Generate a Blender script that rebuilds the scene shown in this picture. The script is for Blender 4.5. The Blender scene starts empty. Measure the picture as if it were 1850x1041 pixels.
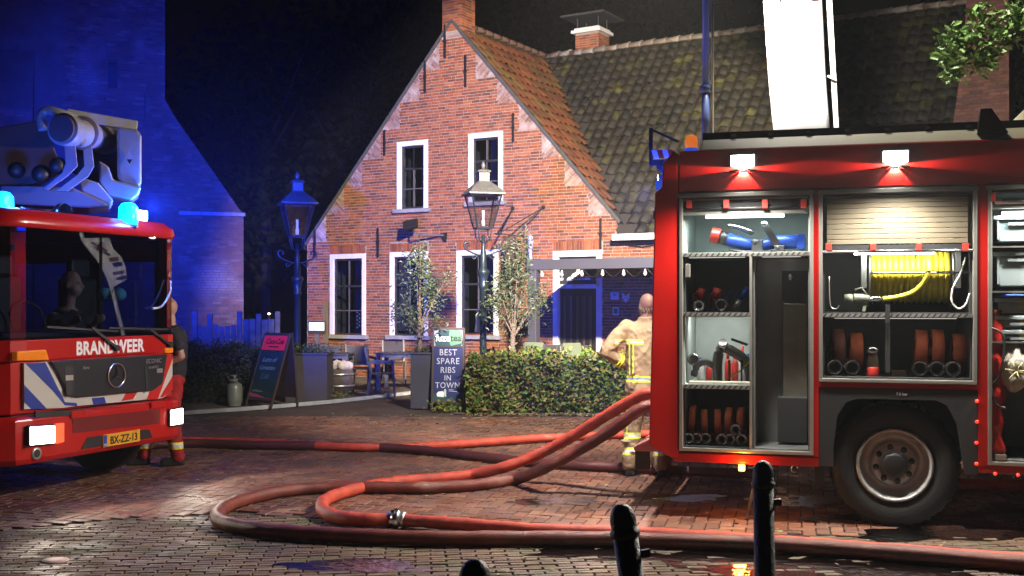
import bpy, bmesh, math, random
from mathutils import Vector, Matrix, Euler
random.seed(7)
R=math.radians; PI=math.pi
sc=bpy.context.scene; COL=sc.collection
# ------------------------------------------------------------------ camera, world, exposure
F=2000.; CX=925.; HY=548.; CH=1.75      # focal in photo pixels, image centre, horizon row, camera height
cam=bpy.data.cameras.new('camera'); co=bpy.data.objects.new('camera',cam); COL.objects.link(co)
co.location=(0,0,CH); co.rotation_euler=(R(90),0,0)
cam.sensor_width=36; cam.lens=36*F/1850; cam.shift_y=(HY-520.5)/1850; cam.clip_end=500; cam.clip_start=.1
sc.camera=co
w=bpy.data.worlds.new('World'); sc.world=w; w.use_nodes=True
nt=w.node_tree; bg=nt.nodes['Background']; sky=nt.nodes.new('ShaderNodeTexSky'); sky.sky_type='NISHITA'
sky.sun_disc=False; sky.sun_elevation=R(-4); sky.sun_rotation=R(200)
nt.links.new(sky.outputs[0],bg.inputs[0]); bg.inputs[1].default_value=0.10
sc.view_settings.view_transform='Standard'; sc.view_settings.look='None'; sc.view_settings.exposure=0; sc.view_settings.gamma=1
sc.cycles.use_denoising=True; sc.cycles.max_bounces=6; sc.cycles.sample_clamp_indirect=4
sc.cycles.caustics_reflective=False; sc.cycles.caustics_refractive=False
LP=dict(mast=27000, mast_b=4200, mast_c=2600, mast_l=380, mast_h=5600, flood=330, rear=950, head=75, blue_church=42000, blue_house=13000, blue_near=85, blue2=50, blue_r=45, led=7, reel=9, amber=9, low=.32, fin=60, blue_door=5200)

def lamp(kind,name,loc,power,col,target=None,size=.05,cone=120,blend=.4,sx=None,sy=None):
    l=bpy.data.lights.new(name,kind); l.energy=power; l.color=col
    if kind=='AREA':
        l.shape='RECTANGLE'; l.size=sx; l.size_y=sy
    else: l.shadow_soft_size=size
    if kind=='SPOT': l.spot_size=R(cone); l.spot_blend=blend
    o=bpy.data.objects.new(name,l); COL.objects.link(o); o.location=loc
    if target is not None: o.rotation_euler=(Vector(target)-Vector(loc)).to_track_quat('-Z','Y').to_euler()
    return o

# ------------------------------------------------------------------ frames: pixels of the photo to points on real planes
class Frame:
    def __init__(s,px,d,ang):
        s.a=R(ang); s.u=Vector((math.cos(s.a),math.sin(s.a))); s.n=Vector((-math.sin(s.a),math.cos(s.a)))
        s.o=Vector(((px-CX)/F*d,d)); s.rz=s.a
    def __call__(s,x,y,dy=0):
        r=Vector(((x-CX)/F,1)); t=(s.o.dot(s.n)+dy)/r.dot(s.n); p=r*t-s.o
        return p.dot(s.u), CH+(HY-y)/F*t
    def w(s,x,y,z=0):
        p=s.o+s.u*x+s.n*y; return Vector((p.x,p.y,z))
def G(x,y,z=0):
    d=(CH-z)*F/(y-HY); return Vector(((x-CX)/F*d,d,z))
def D(x,y,d): return Vector(((x-CX)/F*d,d,CH+(HY-y)/F*d))
TR=Frame(1617,8.6,-15.7)
LT=Frame(40,9.44,68)
HS=Frame(830,24.9,-31); HS.o=HS.o+HS.u*(-4.494)
CHF=Frame(200,29,20)

# ------------------------------------------------------------------ materials
def mat(name,base,rough=.5,metal=0,colors=None,var=.15,vscale=3,patch=None,patch2=None,bump=0,bscale=60,emit=None,estr=0,coat=0,trans=0,spec=.5,alpha=None,rvar=0,stretch=None,fine=0):
    m=bpy.data.materials.new(name); m.use_nodes=True; N=m.node_tree.nodes; L=m.node_tree.links; b=N['Principled BSDF']
    b.inputs['Roughness'].default_value=rough; b.inputs['Metallic'].default_value=metal
    b.inputs['Coat Weight'].default_value=coat; b.inputs['Coat Roughness'].default_value=.08
    b.inputs['Specular IOR Level'].default_value=spec; b.inputs['Transmission Weight'].default_value=trans
    geo=N.new('ShaderNodeNewGeometry'); pos=geo.outputs['Position']
    if stretch:
        mp=N.new('ShaderNodeMapping'); mp.inputs['Scale'].default_value=stretch; L.new(pos,mp.inputs[0]); pos=mp.outputs[0]
    def noise(sc_,det=3):
        n=N.new('ShaderNodeTexNoise'); n.inputs['Scale'].default_value=sc_; n.inputs['Detail'].default_value=det; L.new(pos,n.inputs['Vector']); return n.outputs['Fac']
    def mix(f,a,bb,bt='MIX'):
        x=N.new('ShaderNodeMix'); x.data_type='RGBA'; x.blend_type=bt
        for s_,v in ((0,f),(6,a),(7,bb)):
            if hasattr(v,'is_output') : L.new(v,x.inputs[s_])
            elif isinstance(v,(int,float)): x.inputs[s_].default_value=v
            else: x.inputs[s_].default_value=(*v[:3],1)
        return x.outputs[2]
    def ramp01(v,lo,hi):
        x=N.new('ShaderNodeMapRange'); x.inputs[1].default_value=lo; x.inputs[2].default_value=hi; L.new(v,x.inputs[0]); return x.outputs[0]
    if colors:
        oi=N.new('ShaderNodeObjectInfo'); ad=N.new('ShaderNodeMath'); ad.operation='ADD'
        L.new(geo.outputs['Random Per Island'],ad.inputs[0]); L.new(oi.outputs['Random'],ad.inputs[1])
        fr=N.new('ShaderNodeMath'); fr.operation='FRACT'; L.new(ad.outputs[0],fr.inputs[0])
        rp=N.new('ShaderNodeValToRGB'); rp.color_ramp.interpolation='LINEAR'
        els=rp.color_ramp.elements
        while len(els)<len(colors): els.new(.5)
        for i,c in enumerate(colors): els[i].position=i/(len(colors)-1); els[i].color=(*c,1)
        L.new(fr.outputs[0],rp.inputs[0]); c=rp.outputs[0]
    else:
        c=N.new('ShaderNodeRGB'); c.outputs[0].default_value=(*base,1); c=c.outputs[0]
    if var:
        v=ramp01(noise(vscale,5),.3,.7); c=mix(var,c,mix(v,(0.25,.25,.25),(1,1,1)),'MULTIPLY')
    if fine:
        v=ramp01(noise(220,2),.3,.7); c=mix(fine,c,v,'MULTIPLY') if False else mix(fine,c,mix(v,(0.2,.2,.2),(1,1,1)),'MULTIPLY')
    for p in (patch,patch2):
        if p: c=mix(ramp01(noise(p[1],6),p[2],p[3]),c,p[0])
    L.new(c,b.inputs['Base Color'])
    if rvar:
        v=ramp01(noise(vscale*1.7,5),.35,.65); x=N.new('ShaderNodeMapRange'); x.inputs[3].default_value=max(.03,rough-rvar); x.inputs[4].default_value=min(1,rough+rvar); L.new(v,x.inputs[0]); L.new(x.outputs[0],b.inputs['Roughness'])
    if bump:
        bp=N.new('ShaderNodeBump'); bp.inputs['Strength'].default_value=bump; bp.inputs['Distance'].default_value=.02
        L.new(noise(bscale,4),bp.inputs['Height']); L.new(bp.outputs[0],b.inputs['Normal'])
    if emit: b.inputs['Emission Color'].default_value=(*emit,1); b.inputs['Emission Strength'].default_value=estr
    return m
def glass(name,tint=(.6,.7,.75),refl=.12,rough=.02):
    m=bpy.data.materials.new(name); m.use_nodes=True; N=m.node_tree.nodes; L=m.node_tree.links
    N.remove(N['Principled BSDF']); out=[n for n in N if n.type=='OUTPUT_MATERIAL'][0]
    t=N.new('ShaderNodeBsdfTransparent'); t.inputs[0].default_value=(*tint,1)
    g=N.new('ShaderNodeBsdfGlossy'); g.inputs['Roughness'].default_value=rough
    mx=N.new('ShaderNodeMixShader'); fr=N.new('ShaderNodeLayerWeight'); fr.inputs[0].default_value=.35
    ma=N.new('ShaderNodeMath'); ma.operation='MULTIPLY_ADD'; ma.inputs[1].default_value=.35; ma.inputs[2].default_value=refl
    L.new(fr.outputs['Fresnel'],ma.inputs[0]); L.new(ma.outputs[0],mx.inputs[0]); L.new(t.outputs[0],mx.inputs[1]); L.new(g.outputs[0],mx.inputs[2]); L.new(mx.outputs[0],out.inputs[0])
    return m
M={}
M['brick']=mat('red_brick',0,.85,colors=[(.27,.066,.020),(.36,.10,.030),(.17,.05,.025),(.40,.135,.045),(.32,.075,.022),(.12,.042,.028),(.38,.12,.038)],var=.45,vscale=8,patch=((.34,.22,.15),.9,.66,1.0),bump=.5,bscale=90)
M['brick_white']=mat('weathered_brick',0,.9,colors=[(.28,.11,.07),(.36,.24,.20),(.20,.09,.07),(.42,.33,.29),(.30,.14,.10)],var=.5,vscale=6,patch=((.5,.45,.42),2.2,.5,.8),bump=.5,bscale=90)
M['mortar']=mat('lime_mortar',(.35,.29,.23),.95,var=.4,vscale=7,bump=.4)
M['brick_old']=mat('church_brick',0,.9,colors=[(.16,.08,.06),(.22,.10,.08),(.12,.07,.06),(.26,.15,.12)],var=.5,vscale=1.5,patch=((.33,.29,.27),.6,.55,.85),bump=.4)
M['mortar_old']=mat('church_mortar',(.13,.11,.10),.95,var=.4,vscale=3)
M['stone']=mat('grey_stone',(.30,.30,.31),.7,var=.4,vscale=6,bump=.3)
M['white']=mat('white_paint',(.78,.77,.74),.45,var=.18,vscale=5,bump=.08)
M['dark']=mat('dark_paint',(.028,.03,.034),.45,var=.3)
M['black']=mat('black_plastic',(.015,.015,.016),.5,var=.3)
M['rubber']=mat('rubber',(.010,.010,.010),.75,var=.4,vscale=14,bump=.25,bscale=120)
M['iron']=mat('green_black_iron',(.02,.035,.04),.35,metal=.3,var=.3,bump=.2)
M['lead']=mat('weathered_zinc',(.13,.13,.12),.5,metal=.4,var=.5,vscale=20)
M['chrome']=mat('bright_steel',(.65,.66,.68),.22,metal=1,var=.15)
M['alu']=mat('aluminium',(.55,.54,.50),.38,metal=.85,var=.2,vscale=8)
M['greymetal']=mat('grey_sheet_metal',(.20,.21,.21),.45,metal=.4,var=.3,vscale=4,rvar=.1)
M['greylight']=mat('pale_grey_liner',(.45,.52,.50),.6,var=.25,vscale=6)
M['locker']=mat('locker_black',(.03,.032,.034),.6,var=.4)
M['red']=mat('fire_red_paint',(.48,.010,.007),.28,var=.22,vscale=2.5,coat=.25,bump=.03,bscale=25)
M['redp']=mat('red_plastic',(.5,.03,.02),.45,var=.2)
M['cream']=mat('olive_cream_paint',(.33,.30,.19),.5,var=.2)
M['slat']=mat('beige_shutter_slat',(.17,.145,.10),.5,metal=.15,var=.2,vscale=6)
M['boom']=mat('boom_white_paint',(.40,.38,.38),.35,metal=.1,var=.25,vscale=5,coat=.2)
M['yellow']=mat('yellow_hose',(.62,.50,.03),.5,var=.35,vscale=20,bump=.2)
M['blue']=mat('blue_paint',(.008,.045,.30),.4,var=.2)
M['hose']=mat('red_hose',(.60,.075,.035),.55,var=.55,vscale=9,patch=((.42,.20,.16),5,.62,.85),bump=.35,bscale=160)
M['hose_dark']=mat('brown_hose',(.10,.022,.02),.45,var=.4,vscale=9,bump=.35,bscale=160)
M['hose_mud']=mat('worn_brown_hose',(.19,.038,.022),.45,var=.55,vscale=7,patch=((.36,.20,.15),3,.6,.85),bump=.35,bscale=160)
M['roll']=mat('orange_hose_roll',(.42,.09,.03),.75,var=.35,vscale=20)
M['bark_far']=mat('night_dimmed_bark',(.02,.018,.015),.95)  # bark darkened so the far trees stay black under the mast light
M['bark']=mat('bark',(.16,.12,.085),.9,var=.5,vscale=20,bump=.9,bscale=40)
M['paver']=mat('clay_paver',0,.5,colors=[(.19,.075,.045),(.25,.105,.062),(.12,.058,.042),(.28,.13,.075),(.16,.08,.058),(.21,.075,.045)],var=.5,vscale=1.3,patch=((.07,.05,.035),.8,.52,.75),rvar=.34,bump=.5,bscale=70,spec=.6)
M['paver_m']=mat('mossy_paver',0,.62,colors=[(.20,.125,.07),(.15,.08,.05),(.26,.175,.105),(.12,.062,.042),(.18,.11,.06)],var=.55,vscale=1.6,patch=((.085,.085,.035),2.2,.5,.68),patch2=((.08,.055,.05),.7,.5,.7),rvar=.3,bump=.6,bscale=70,spec=.5)
M['soil']=mat('joint_sand',(.035,.028,.02),.9,var=.5)
M['asphalt']=mat('far_brick_street',(.075,.05,.042),.75,var=.6,vscale=2.5,bump=.5,bscale=18)
M['terrace']=mat('terrace_gravel',(.13,.10,.075),.9,var=.6,vscale=6,bump=.6,bscale=30)
M['kerb']=mat('pale_kerb_stone',(.42,.44,.44),.7,var=.4,vscale=5,bump=.3)
M['wood']=mat('grey_brown_wood',(.10,.075,.06),.7,var=.5,vscale=4,bump=.4,stretch=(2,2,14))
M['plank']=mat('pale_fence_plank',(.13,.125,.12),.8,var=.5,vscale=7,bump=.4)
M['cane']=mat('dark_weave',(.045,.04,.038),.7,var=.4,bump=.4,bscale=150)
M['cushion']=mat('green_grey_cushion',(.13,.16,.09),.85,var=.2)
M['planter']=mat('purple_grey_planter',(.05,.05,.075),.6,var=.3,bump=.1)
M['planterb']=mat('brown_grey_planter',(.065,.055,.055),.7,var=.3,bump=.2)
M['leaf_hedge']=mat('hedge_leaf',0,.5,colors=[(.08,.16,.012),(.15,.22,.025),(.03,.07,.012),(.22,.23,.035),(.22,.13,.035),(.06,.18,.02),(.18,.21,.035),(.14,.07,.03),(.24,.24,.05)],var=.3,patch=((.14,.10,.03),1.6,.62,.8),spec=.4)
M['leaf_dark']=mat('dark_hedge_leaf',0,.6,colors=[(.015,.035,.012),(.03,.05,.015),(.02,.03,.012),(.04,.06,.02)],var=.3)
M['leaf_olive']=mat('olive_leaf',0,.5,colors=[(.045,.075,.028),(.075,.11,.045),(.03,.05,.02),(.12,.15,.075),(.07,.07,.03)],var=.3)
M['leaf_oak']=mat('oak_leaf',0,.5,colors=[(.08,.17,.03),(.13,.22,.05),(.06,.12,.02),(.18,.24,.08)],var=.3)
M['leaf_far']=mat('night_dimmed_leaf',0,.9,colors=[(.006,.012,.005),(.010,.017,.007),(.004,.008,.004)],var=.3,spec=.1)  # night darkness put into the far leaf colours
M['litter']=mat('fallen_leaf',0,.6,colors=[(.28,.20,.08),(.20,.10,.04),(.30,.27,.14),(.12,.15,.04),(.36,.31,.25)],var=.2)
M['tile_moss']=mat('mossy_pantile',0,.55,colors=[(.012,.011,.008),(.018,.015,.010),(.009,.009,.008),(.026,.022,.013),(.016,.013,.009)],var=.4,vscale=6,patch=((.06,.06,.012),2.6,.56,.72),patch2=((.02,.02,.018),3.3,.55,.7),rvar=.12,bump=.6,bscale=50,spec=.18)
M['tile_red']=mat('orange_pantile',0,.65,colors=[(.12,.036,.015),(.17,.055,.02),(.08,.03,.015),(.14,.05,.02)],var=.5,vscale=4,patch=((.09,.065,.02),1.6,.5,.68),bump=.5,bscale=50)
M['ridge']=mat('lichen_ridge_tile',0,.8,colors=[(.30,.27,.23),(.22,.17,.14),(.38,.34,.29)],var=.4,vscale=8,patch=((.10,.05,.03),4,.5,.65))
M['skin']=mat('skin',(.42,.235,.165),.5,var=.1)
M['winglass']=glass('window_glass',(.5,.55,.6),.12)
M['windscreen']=glass('windscreen_glass',(.40,.48,.62),.16,.01)
M['lampglass']=glass('lantern_glass',(.85,.83,.84),.10,.12)
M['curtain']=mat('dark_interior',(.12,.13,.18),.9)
M['bluelens']=mat('blue_beacon_lens',(.05,.2,.8),.2,emit=(.0,.38,1),estr=7)
M['bluewhite']=mat('blue_beacon_core',(.5,.8,1),.2,emit=(.25,.85,1),estr=22)
M['blueoff']=mat('blue_lens_dim',(.02,.08,.7),.2,emit=(.03,.12,1),estr=.5)
M['lampwhite']=mat('floodlight_face',(1,1,1),.3,emit=(1,.98,.92),estr=45)
M['headlight']=mat('headlight_face',(1,1,1),.3,emit=(1,.93,.82),estr=20)
M['marker']=mat('marker_lamp_white',(1,1,1),.3,emit=(1,.85,.65),estr=3)
M['ledwhite']=mat('led_or_fill_strip',(1,1,1),.3,emit=(.9,1,.98),estr=6)
M['amber']=mat('amber_lens',(.8,.22,.01),.25,coat=.5,var=0,emit=(1,.25,.01),estr=.12)
M['amberlit']=mat('amber_marker_lit',(.9,.4,.05),.25,emit=(1,.42,.05),estr=14)
M['redlit']=mat('red_marker_lamp',(.9,.05,.03),.25,emit=(1,.04,.02),estr=1.6)
M['text_white']=mat('white_lettering',(.8,.8,.78),.5,var=0)
M['text_black']=mat('black_lettering',(.01,.01,.01),.5,var=0)

def plain(name,c,rough=.5,**k):
    if name not in M: M[name]=mat(name,c,rough,**k)
    return M[name]
# ------------------------------------------------------------------ mesh builder
class MB:
    def __init__(s): s.v=[]; s.f=[]; s.sm=[]
    def add(s,vs,fs,smooth=False):
        n=len(s.v); s.v+= [tuple(v) for v in vs]; s.f+=[tuple(i+n for i in f) for f in fs]; s.sm+=[smooth]*len(fs); return s
    def box(s,x0,x1,y0,y1,z0,z1,mtx=None):
        vs=[Vector((x,y,z)) for x in (x0,x1) for y in (y0,y1) for z in (z0,z1)]
        if mtx: vs=[mtx@v for v in vs]
        return s.add(vs,[(0,1,3,2),(4,6,7,5),(0,4,5,1),(2,3,7,6),(0,2,6,4),(1,5,7,3)])
    def bar(s,p0,p1,w,h=None):
        h=h or w; p0=Vector(p0);p1=Vector(p1); d=p1-p0; q=d.to_track_quat('Z','X').to_matrix().to_4x4()
        return s.box(-w/2,w/2,-h/2,h/2,0,d.length,Matrix.Translation(p0)@q)
    def ring(s,rs,cap=True,smooth=True,closed=False):
        n=len(rs[0]); b=len(s.v); vs=[p for r in rs for p in r]; fs=[]
        m=len(rs)
        for i in range(m-1 if not closed else m):
            a=i*n; c=((i+1)%m)*n
            for j in range(n): fs.append((a+j,a+(j+1)%n,c+(j+1)%n,c+j))
        s.add(vs,fs,smooth)
        if cap and not closed:
            s.f.append(tuple(b+j for j in reversed(range(n)))); s.sm.append(False)
            s.f.append(tuple(b+(m-1)*n+j for j in range(n))); s.sm.append(False)
        return s
    def tube(s,pts,r,n=10,cap=True,closed=False):
        pts=[Vector(p) for p in pts]; rs=[]; m=len(pts); up=Vector((0,0,1))
        for i,p in enumerate(pts):
            if closed: t=pts[(i+1)%m]-pts[i-1]
            else: t=pts[min(i+1,m-1)]-pts[max(i-1,0)]
            t.normalize(); a=up if abs(t.z)<.95 else Vector((0,1,0))
            e=t.cross(a).normalized(); f=e.cross(t).normalized(); rr=r[i] if isinstance(r,(list,tuple)) else r
            rs.append([p+e*(rr*math.cos(2*PI*k/n))+f*(rr*math.sin(2*PI*k/n)) for k in range(n)])
        return s.ring(rs,cap,True,closed)
    def cyl(s,p0,p1,r0,r1=None,n=16): return s.tube([p0,p1],[r0,r1 if r1 is not None else r0],n)
    def lathe(s,prof,n=20,o=(0,0,0),axis='z',cap=True):
        rs=[]
        for r,z in prof:
            ring=[]
            for k in range(n):
                a=2*PI*k/n; c,d=r*math.cos(a),r*math.sin(a)
                v={'z':(c,d,z),'y':(d,z,c),'x':(z,c,d)}[axis]; ring.append((v[0]+o[0],v[1]+o[1],v[2]+o[2]))
            rs.append(ring)
        return s.ring(rs,cap)
    def ell(s,c,r,n=16,m=10,rot=None):
        rs=[]
        for i in range(m+1):
            t=-PI/2+PI*i/m; cr=max(math.cos(t),.02)
            ring=[Vector((r[0]*cr*math.cos(2*PI*k/n),r[1]*cr*math.sin(2*PI*k/n),r[2]*math.sin(t))) for k in range(n)]
            if rot: ring=[rot@v for v in ring]
            rs.append([v+Vector(c) for v in ring])
        return s.ring(rs)
    def cap(s,p0,p1,r0,r1,n=14):
        p0=Vector(p0);p1=Vector(p1); d=(p1-p0); L=d.length or 1e-4; d=d/L; pts=[];rr=[]
        for k in range(5,-1,-1): a=PI/2*k/5; pts.append(p0-d*r0*math.sin(a)); rr.append(max(r0*math.cos(a),.002))
        for k in range(0,6): a=PI/2*k/5; pts.append(p1+d*r1*math.sin(a)); rr.append(max(r1*math.cos(a),.002))
        return s.tube(pts,rr,n)
    def prism(s,poly,y0,y1,plane='xz'):
        n=len(poly); f={'xz':lambda p,y:(p[0],y,p[1]),'xy':lambda p,y:(p[0],p[1],y),'yz':lambda p,y:(y,p[0],p[1])}[plane]
        vs=[f(p,y0) for p in poly]+[f(p,y1) for p in poly]
        return s.add(vs,[tuple(range(n)),tuple(range(2*n-1,n-1,-1))]+[(i,i+n,(i+1)%n+n,(i+1)%n) for i in range(n)])
    def build(s,name,m,parent=None,bevel=0,smooth=None,seg=2,fix=True,kind=None,label=None,tri=False):
        me=bpy.data.meshes.new(name); me.from_pydata(s.v,[],s.f)
        if len(s.f)<60000 and fix:
            b=bmesh.new(); b.from_mesh(me); bmesh.ops.recalc_face_normals(b,faces=b.faces); b.to_mesh(me); b.free()
        me.polygons.foreach_set('use_smooth',[True]*len(s.f) if smooth else (s.sm if smooth is None else [False]*len(s.f)))
        if isinstance(m,str): m=M[m]
        me.materials.append(m)
        o=bpy.data.objects.new(name,me); COL.objects.link(o)
        if parent: o.parent=parent
        if bevel:
            bm=o.modifiers.new('bevel','BEVEL'); bm.width=bevel; bm.segments=seg; bm.limit_method='ANGLE'; bm.angle_limit=R(40)
        if kind: o['kind']=kind
        if label: o['label']=label
        return o
def thing(name,label,cat,loc=(0,0,0),rz=0,group=None):
    o=bpy.data.objects.new(name,None); COL.objects.link(o); o.location=loc; o.rotation_euler=(0,0,rz); o.empty_display_size=.2
    o['label']=label; o['category']=cat
    if group: o['group']=group
    return o
def tag(o,label,cat,group=None):
    o['label']=label; o['category']=cat
    if group: o['group']=group
    return o
def struct(o): o['kind']='structure'; return o
def stuff(o,label,cat): o['kind']='stuff'; o['label']=label; o['category']=cat; return o
def kids(o): return [c for c in bpy.data.objects if c.parent==o]
def copytree(o,loc,rz,label,scale=None):
    r=o.copy(); COL.objects.link(r); r.location=loc; r.rotation_euler=(0,0,rz); r['label']=label
    if scale: r.scale=(scale,)*3
    for c in o.children:
        d=c.copy(); COL.objects.link(d); d.parent=r
        for g in c.children:
            e=g.copy(); COL.objects.link(e); e.parent=d
    return r
def text(s,size,m,parent,loc,rot=(PI/2,0,0),sx=1,name='lettering',off=0.0,ext=.0015,shear=0,align='CENTER',space=1):
    c=bpy.data.curves.new(name,'FONT'); c.body=s; c.size=size; c.offset=off; c.extrude=ext; c.shear=shear; c.align_x=align; c.space_character=space; c.resolution_u=3
    t=bpy.data.objects.new('tmp',c); COL.objects.link(t); bpy.context.view_layer.update()
    me=bpy.data.meshes.new_from_object(t.evaluated_get(bpy.context.evaluated_depsgraph_get())); bpy.data.objects.remove(t)
    me.transform(Matrix.Diagonal((sx,1,1,1))); me.materials.clear(); me.materials.append(M[m] if isinstance(m,str) else m)
    o=bpy.data.objects.new(name,me); COL.objects.link(o); o.parent=parent; o.location=loc; o.rotation_euler=rot
    return o
def smooth_pts(pts,n=8):
    P=[Vector(p) for p in pts]; out=[]
    for i in range(len(P)-1):
        a=P[max(i-1,0)];b=P[i];c=P[i+1];d=P[min(i+2,len(P)-1)]
        for k in range(n):
            t=k/n; out.append(.5*((2*b)+(c-a)*t+(2*a-5*b+4*c-d)*t*t+(3*b-a-3*c+d)*t**3))
    return out+[P[-1]]
# leaves: many small folded leaf faces
def leaves(mb,pts,size,flat=0,asp=.5):
    for p in pts:
        s=size*random.uniform(.6,1.3); q=Euler((random.uniform(-1.3,1.3),random.uniform(-1.3,1.3),random.uniform(0,2*PI))).to_matrix() if not flat else Euler((random.uniform(-.3,.3),random.uniform(-.3,.3),random.uniform(0,2*PI))).to_matrix()
        vs=[q@Vector(v)+Vector(p) for v in ((0,0,0),(s*asp*.5,s*.5,s*.12),(0,s,0),(-s*asp*.5,s*.5,s*.12))]
        mb.add(vs,[(0,1,2),(0,2,3)])

# ------------------------------------------------------------------ bricks laid into a wall plane (x along, z up, y=0 face)
BL,BH,CJ=.204,.050,.066
def brickbox(mb,x0,x1,z0,z1,y,dep=.03):
    mb.add([(x0,y,z0),(x1,y,z0),(x1,y,z1),(x0,y,z1),(x0-.002,y+dep,z0-.002),(x1+.002,y+dep,z0-.002),(x1+.002,y+dep,z1+.002),(x0-.002,y+dep,z1+.002)],[(0,1,2,3),(0,4,5,1),(1,5,6,2),(2,6,7,3),(3,7,4,0)])
def lay(zmin,zmax,spans,L=BL,H=BH,C=CJ,J=.014):
    out=[]; k=0; z=zmin
    while z+H<=zmax:
        st=[0,.5,.25,.75][k%4]*(L+J); lens=[L,(L-J)/2] if k%2 else [L,L]
        x=-st-1; i=0; row=[]
        while x<40:
            l=lens[i%2] if k%2==0 else (L if k%4==1 else (L-J)/2 if i%2 else L)
            row.append((x,x+l)); x+=l+J; i+=1
            if x>30: break
        for a,b in spans(z+H/2):
            for x0,x1 in row:
                p,q=max(x0,a),min(x1,b)
                if q-p>.03: out.append((p,q,z,z+H,abs((x1-x0)-L)<.001 and abs((q-p)-L)<.001))
        z+=C; k+=1
    return out
def place_bricks(bricks,parent,m,near,nlim=300,L=BL,H=BH,y=-.008):
    """near: sort key for those big in view; returns joined rest"""
    full=[b for b in bricks if b[4]]; rest=[b for b in bricks if not b[4]]
    full.sort(key=near); ind=full[:nlim]; rest+=full[nlim:]
    proto=MB(); brickbox(proto,-L/2,L/2,-H/2,H/2,0,.03); po=proto.build('brick',m,parent,fix=False); me=po.data
    for i,b in enumerate(ind):
        o=po if i==0 else po.copy()
        if i: COL.objects.link(o)
        o.location=((b[0]+b[1])/2,y+random.uniform(-.003,.003),(b[2]+b[3])/2); o.rotation_euler=(0,random.uniform(-.008,.008),random.uniform(-.012,.012))
    mb=MB()
    for b in rest:
        j=random.uniform(-.002,.002); brickbox(mb,b[0],b[1],b[2]+j,b[3]+j,y+random.uniform(-.003,.003))
    return mb.build('brickwork',m,parent,fix=False,kind='stuff')

exec_parts=[]
# ================================================================== ground, street, terrace
g=MB(); g.add([(-120,-30,-.02),(120,-30,-.02),(120,200,-.02),(-120,200,-.02)],[(0,1,2,3)]); ground=struct(g.build('ground','asphalt',fix=False))
street=MB(); street.add([(-12,1.5,-.016),(9.5,1.5,-.016),(9.5,17.2,-.016),(-12,17.2,-.016)],[(0,1,2,3)]); street=struct(street.build('road','soil',fix=False))
def split_y(X): return 8.56+(X+3.96)*.47 if X<-2.44 else max(8.35,9.28-(X+2.44)*.3)
def paver_mesh(mb,cx,cy,L,W,ang,z,tilt):
    q=Matrix.Translation((cx,cy,z))@Matrix.Rotation(ang,4,'Z')@Euler(tilt).to_matrix().to_4x4(); i=.005
    vs=[(-L/2,-W/2,-.03),(L/2,-W/2,-.03),(L/2,W/2,-.03),(-L/2,W/2,-.03),(-L/2+i*.3,-W/2+i*.3,-i),(L/2-i*.3,-W/2+i*.3,-i),(L/2-i*.3,W/2-i*.3,-i),(-L/2+i*.3,W/2-i*.3,-i),(-L/2+i,-W/2+i,0),(L/2-i,-W/2+i,0),(L/2-i,W/2-i,0),(-L/2+i,W/2-i,0)]
    mb.add([q@Vector(v) for v in vs],[(8,9,10,11)]+[(a,(a+1)%4,(a+1)%4+4,a+4) for a in range(4)]+[(a+4,(a+1)%4+4,(a+1)%4+8,a+8) for a in range(4)])
PW,PL=.098,.20
pav=[]   # x,y,ang,kind
W=.105; ang=R(-14); ca,sa=math.cos(ang),math.sin(ang)
for i in range(-150,190):
    for j in range(-20,230):
        m4=(i-j)%4
        if m4==0: c=((i+1)*W,(j+.5)*W); a=0
        elif m4==3: c=((i+.5)*W,(j+1)*W); a=PI/2
        else: continue
        X=c[0]*ca-c[1]*sa; Y=c[0]*sa+c[1]*ca
        if -9.3<X<8.2 and Y<17.1 and Y>split_y(X)+.05 and abs(X)<.55*Y+1.6: pav.append((X,Y,ang+a,'B'))
ang2=R(5); c2,s2=math.cos(ang2),math.sin(ang2)
for j in range(0,160):
    for i in range(-60,60):
        x=(i+(.5 if j%2 else 0))*(PL+.01); y=1+j*.066
        X=x*c2-y*s2; Y=x*s2+y*c2
        if abs(X)<.55*Y+1.6 and 2.2<Y<split_y(X)-.04: pav.append((X,Y,ang2,'A'))
def inview(p): 
    px=CX+F*p[0]/p[1]; py=HY+CH*F/p[1]; return 0<px<1850 and py<1045
vis=sorted([p for p in pav if inview(p)],key=lambda p:p[1]); near=set(vis[:300])
protos={}
for kind,Wd in (('B',PW),('A',.058)):
    mb=MB(); paver_mesh(mb,0,0,PL,Wd,0,0,(0,0,0)); protos[kind]=[mb,None,Wd]
rest={'A':MB(),'B':MB()}
for p in pav:
    tl=(random.gauss(0,.014),random.gauss(0,.009),random.gauss(0,.012)); zz=random.uniform(-.003,.003)
    if p in near:
        pr=protos[p[3]]
        if pr[1] is None: pr[1]=pr[0].build('paver','paver' if p[3]=='B' else 'paver_m',street,fix=False); o=pr[1]
        else: o=pr[1].copy(); COL.objects.link(o)
        o.location=(p[0],p[1],zz); o.rotation_euler=(tl[0],tl[1],p[2]+tl[2])
    else: paver_mesh(rest[p[3]],p[0],p[1],PL,protos[p[3]][2],p[2],zz,tl)
rest['B'].build('clay_pavers','paver',street,fix=False,kind='stuff'); rest['A'].build('mossy_pavers','paver_m',street,fix=False,kind='stuff')
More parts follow.
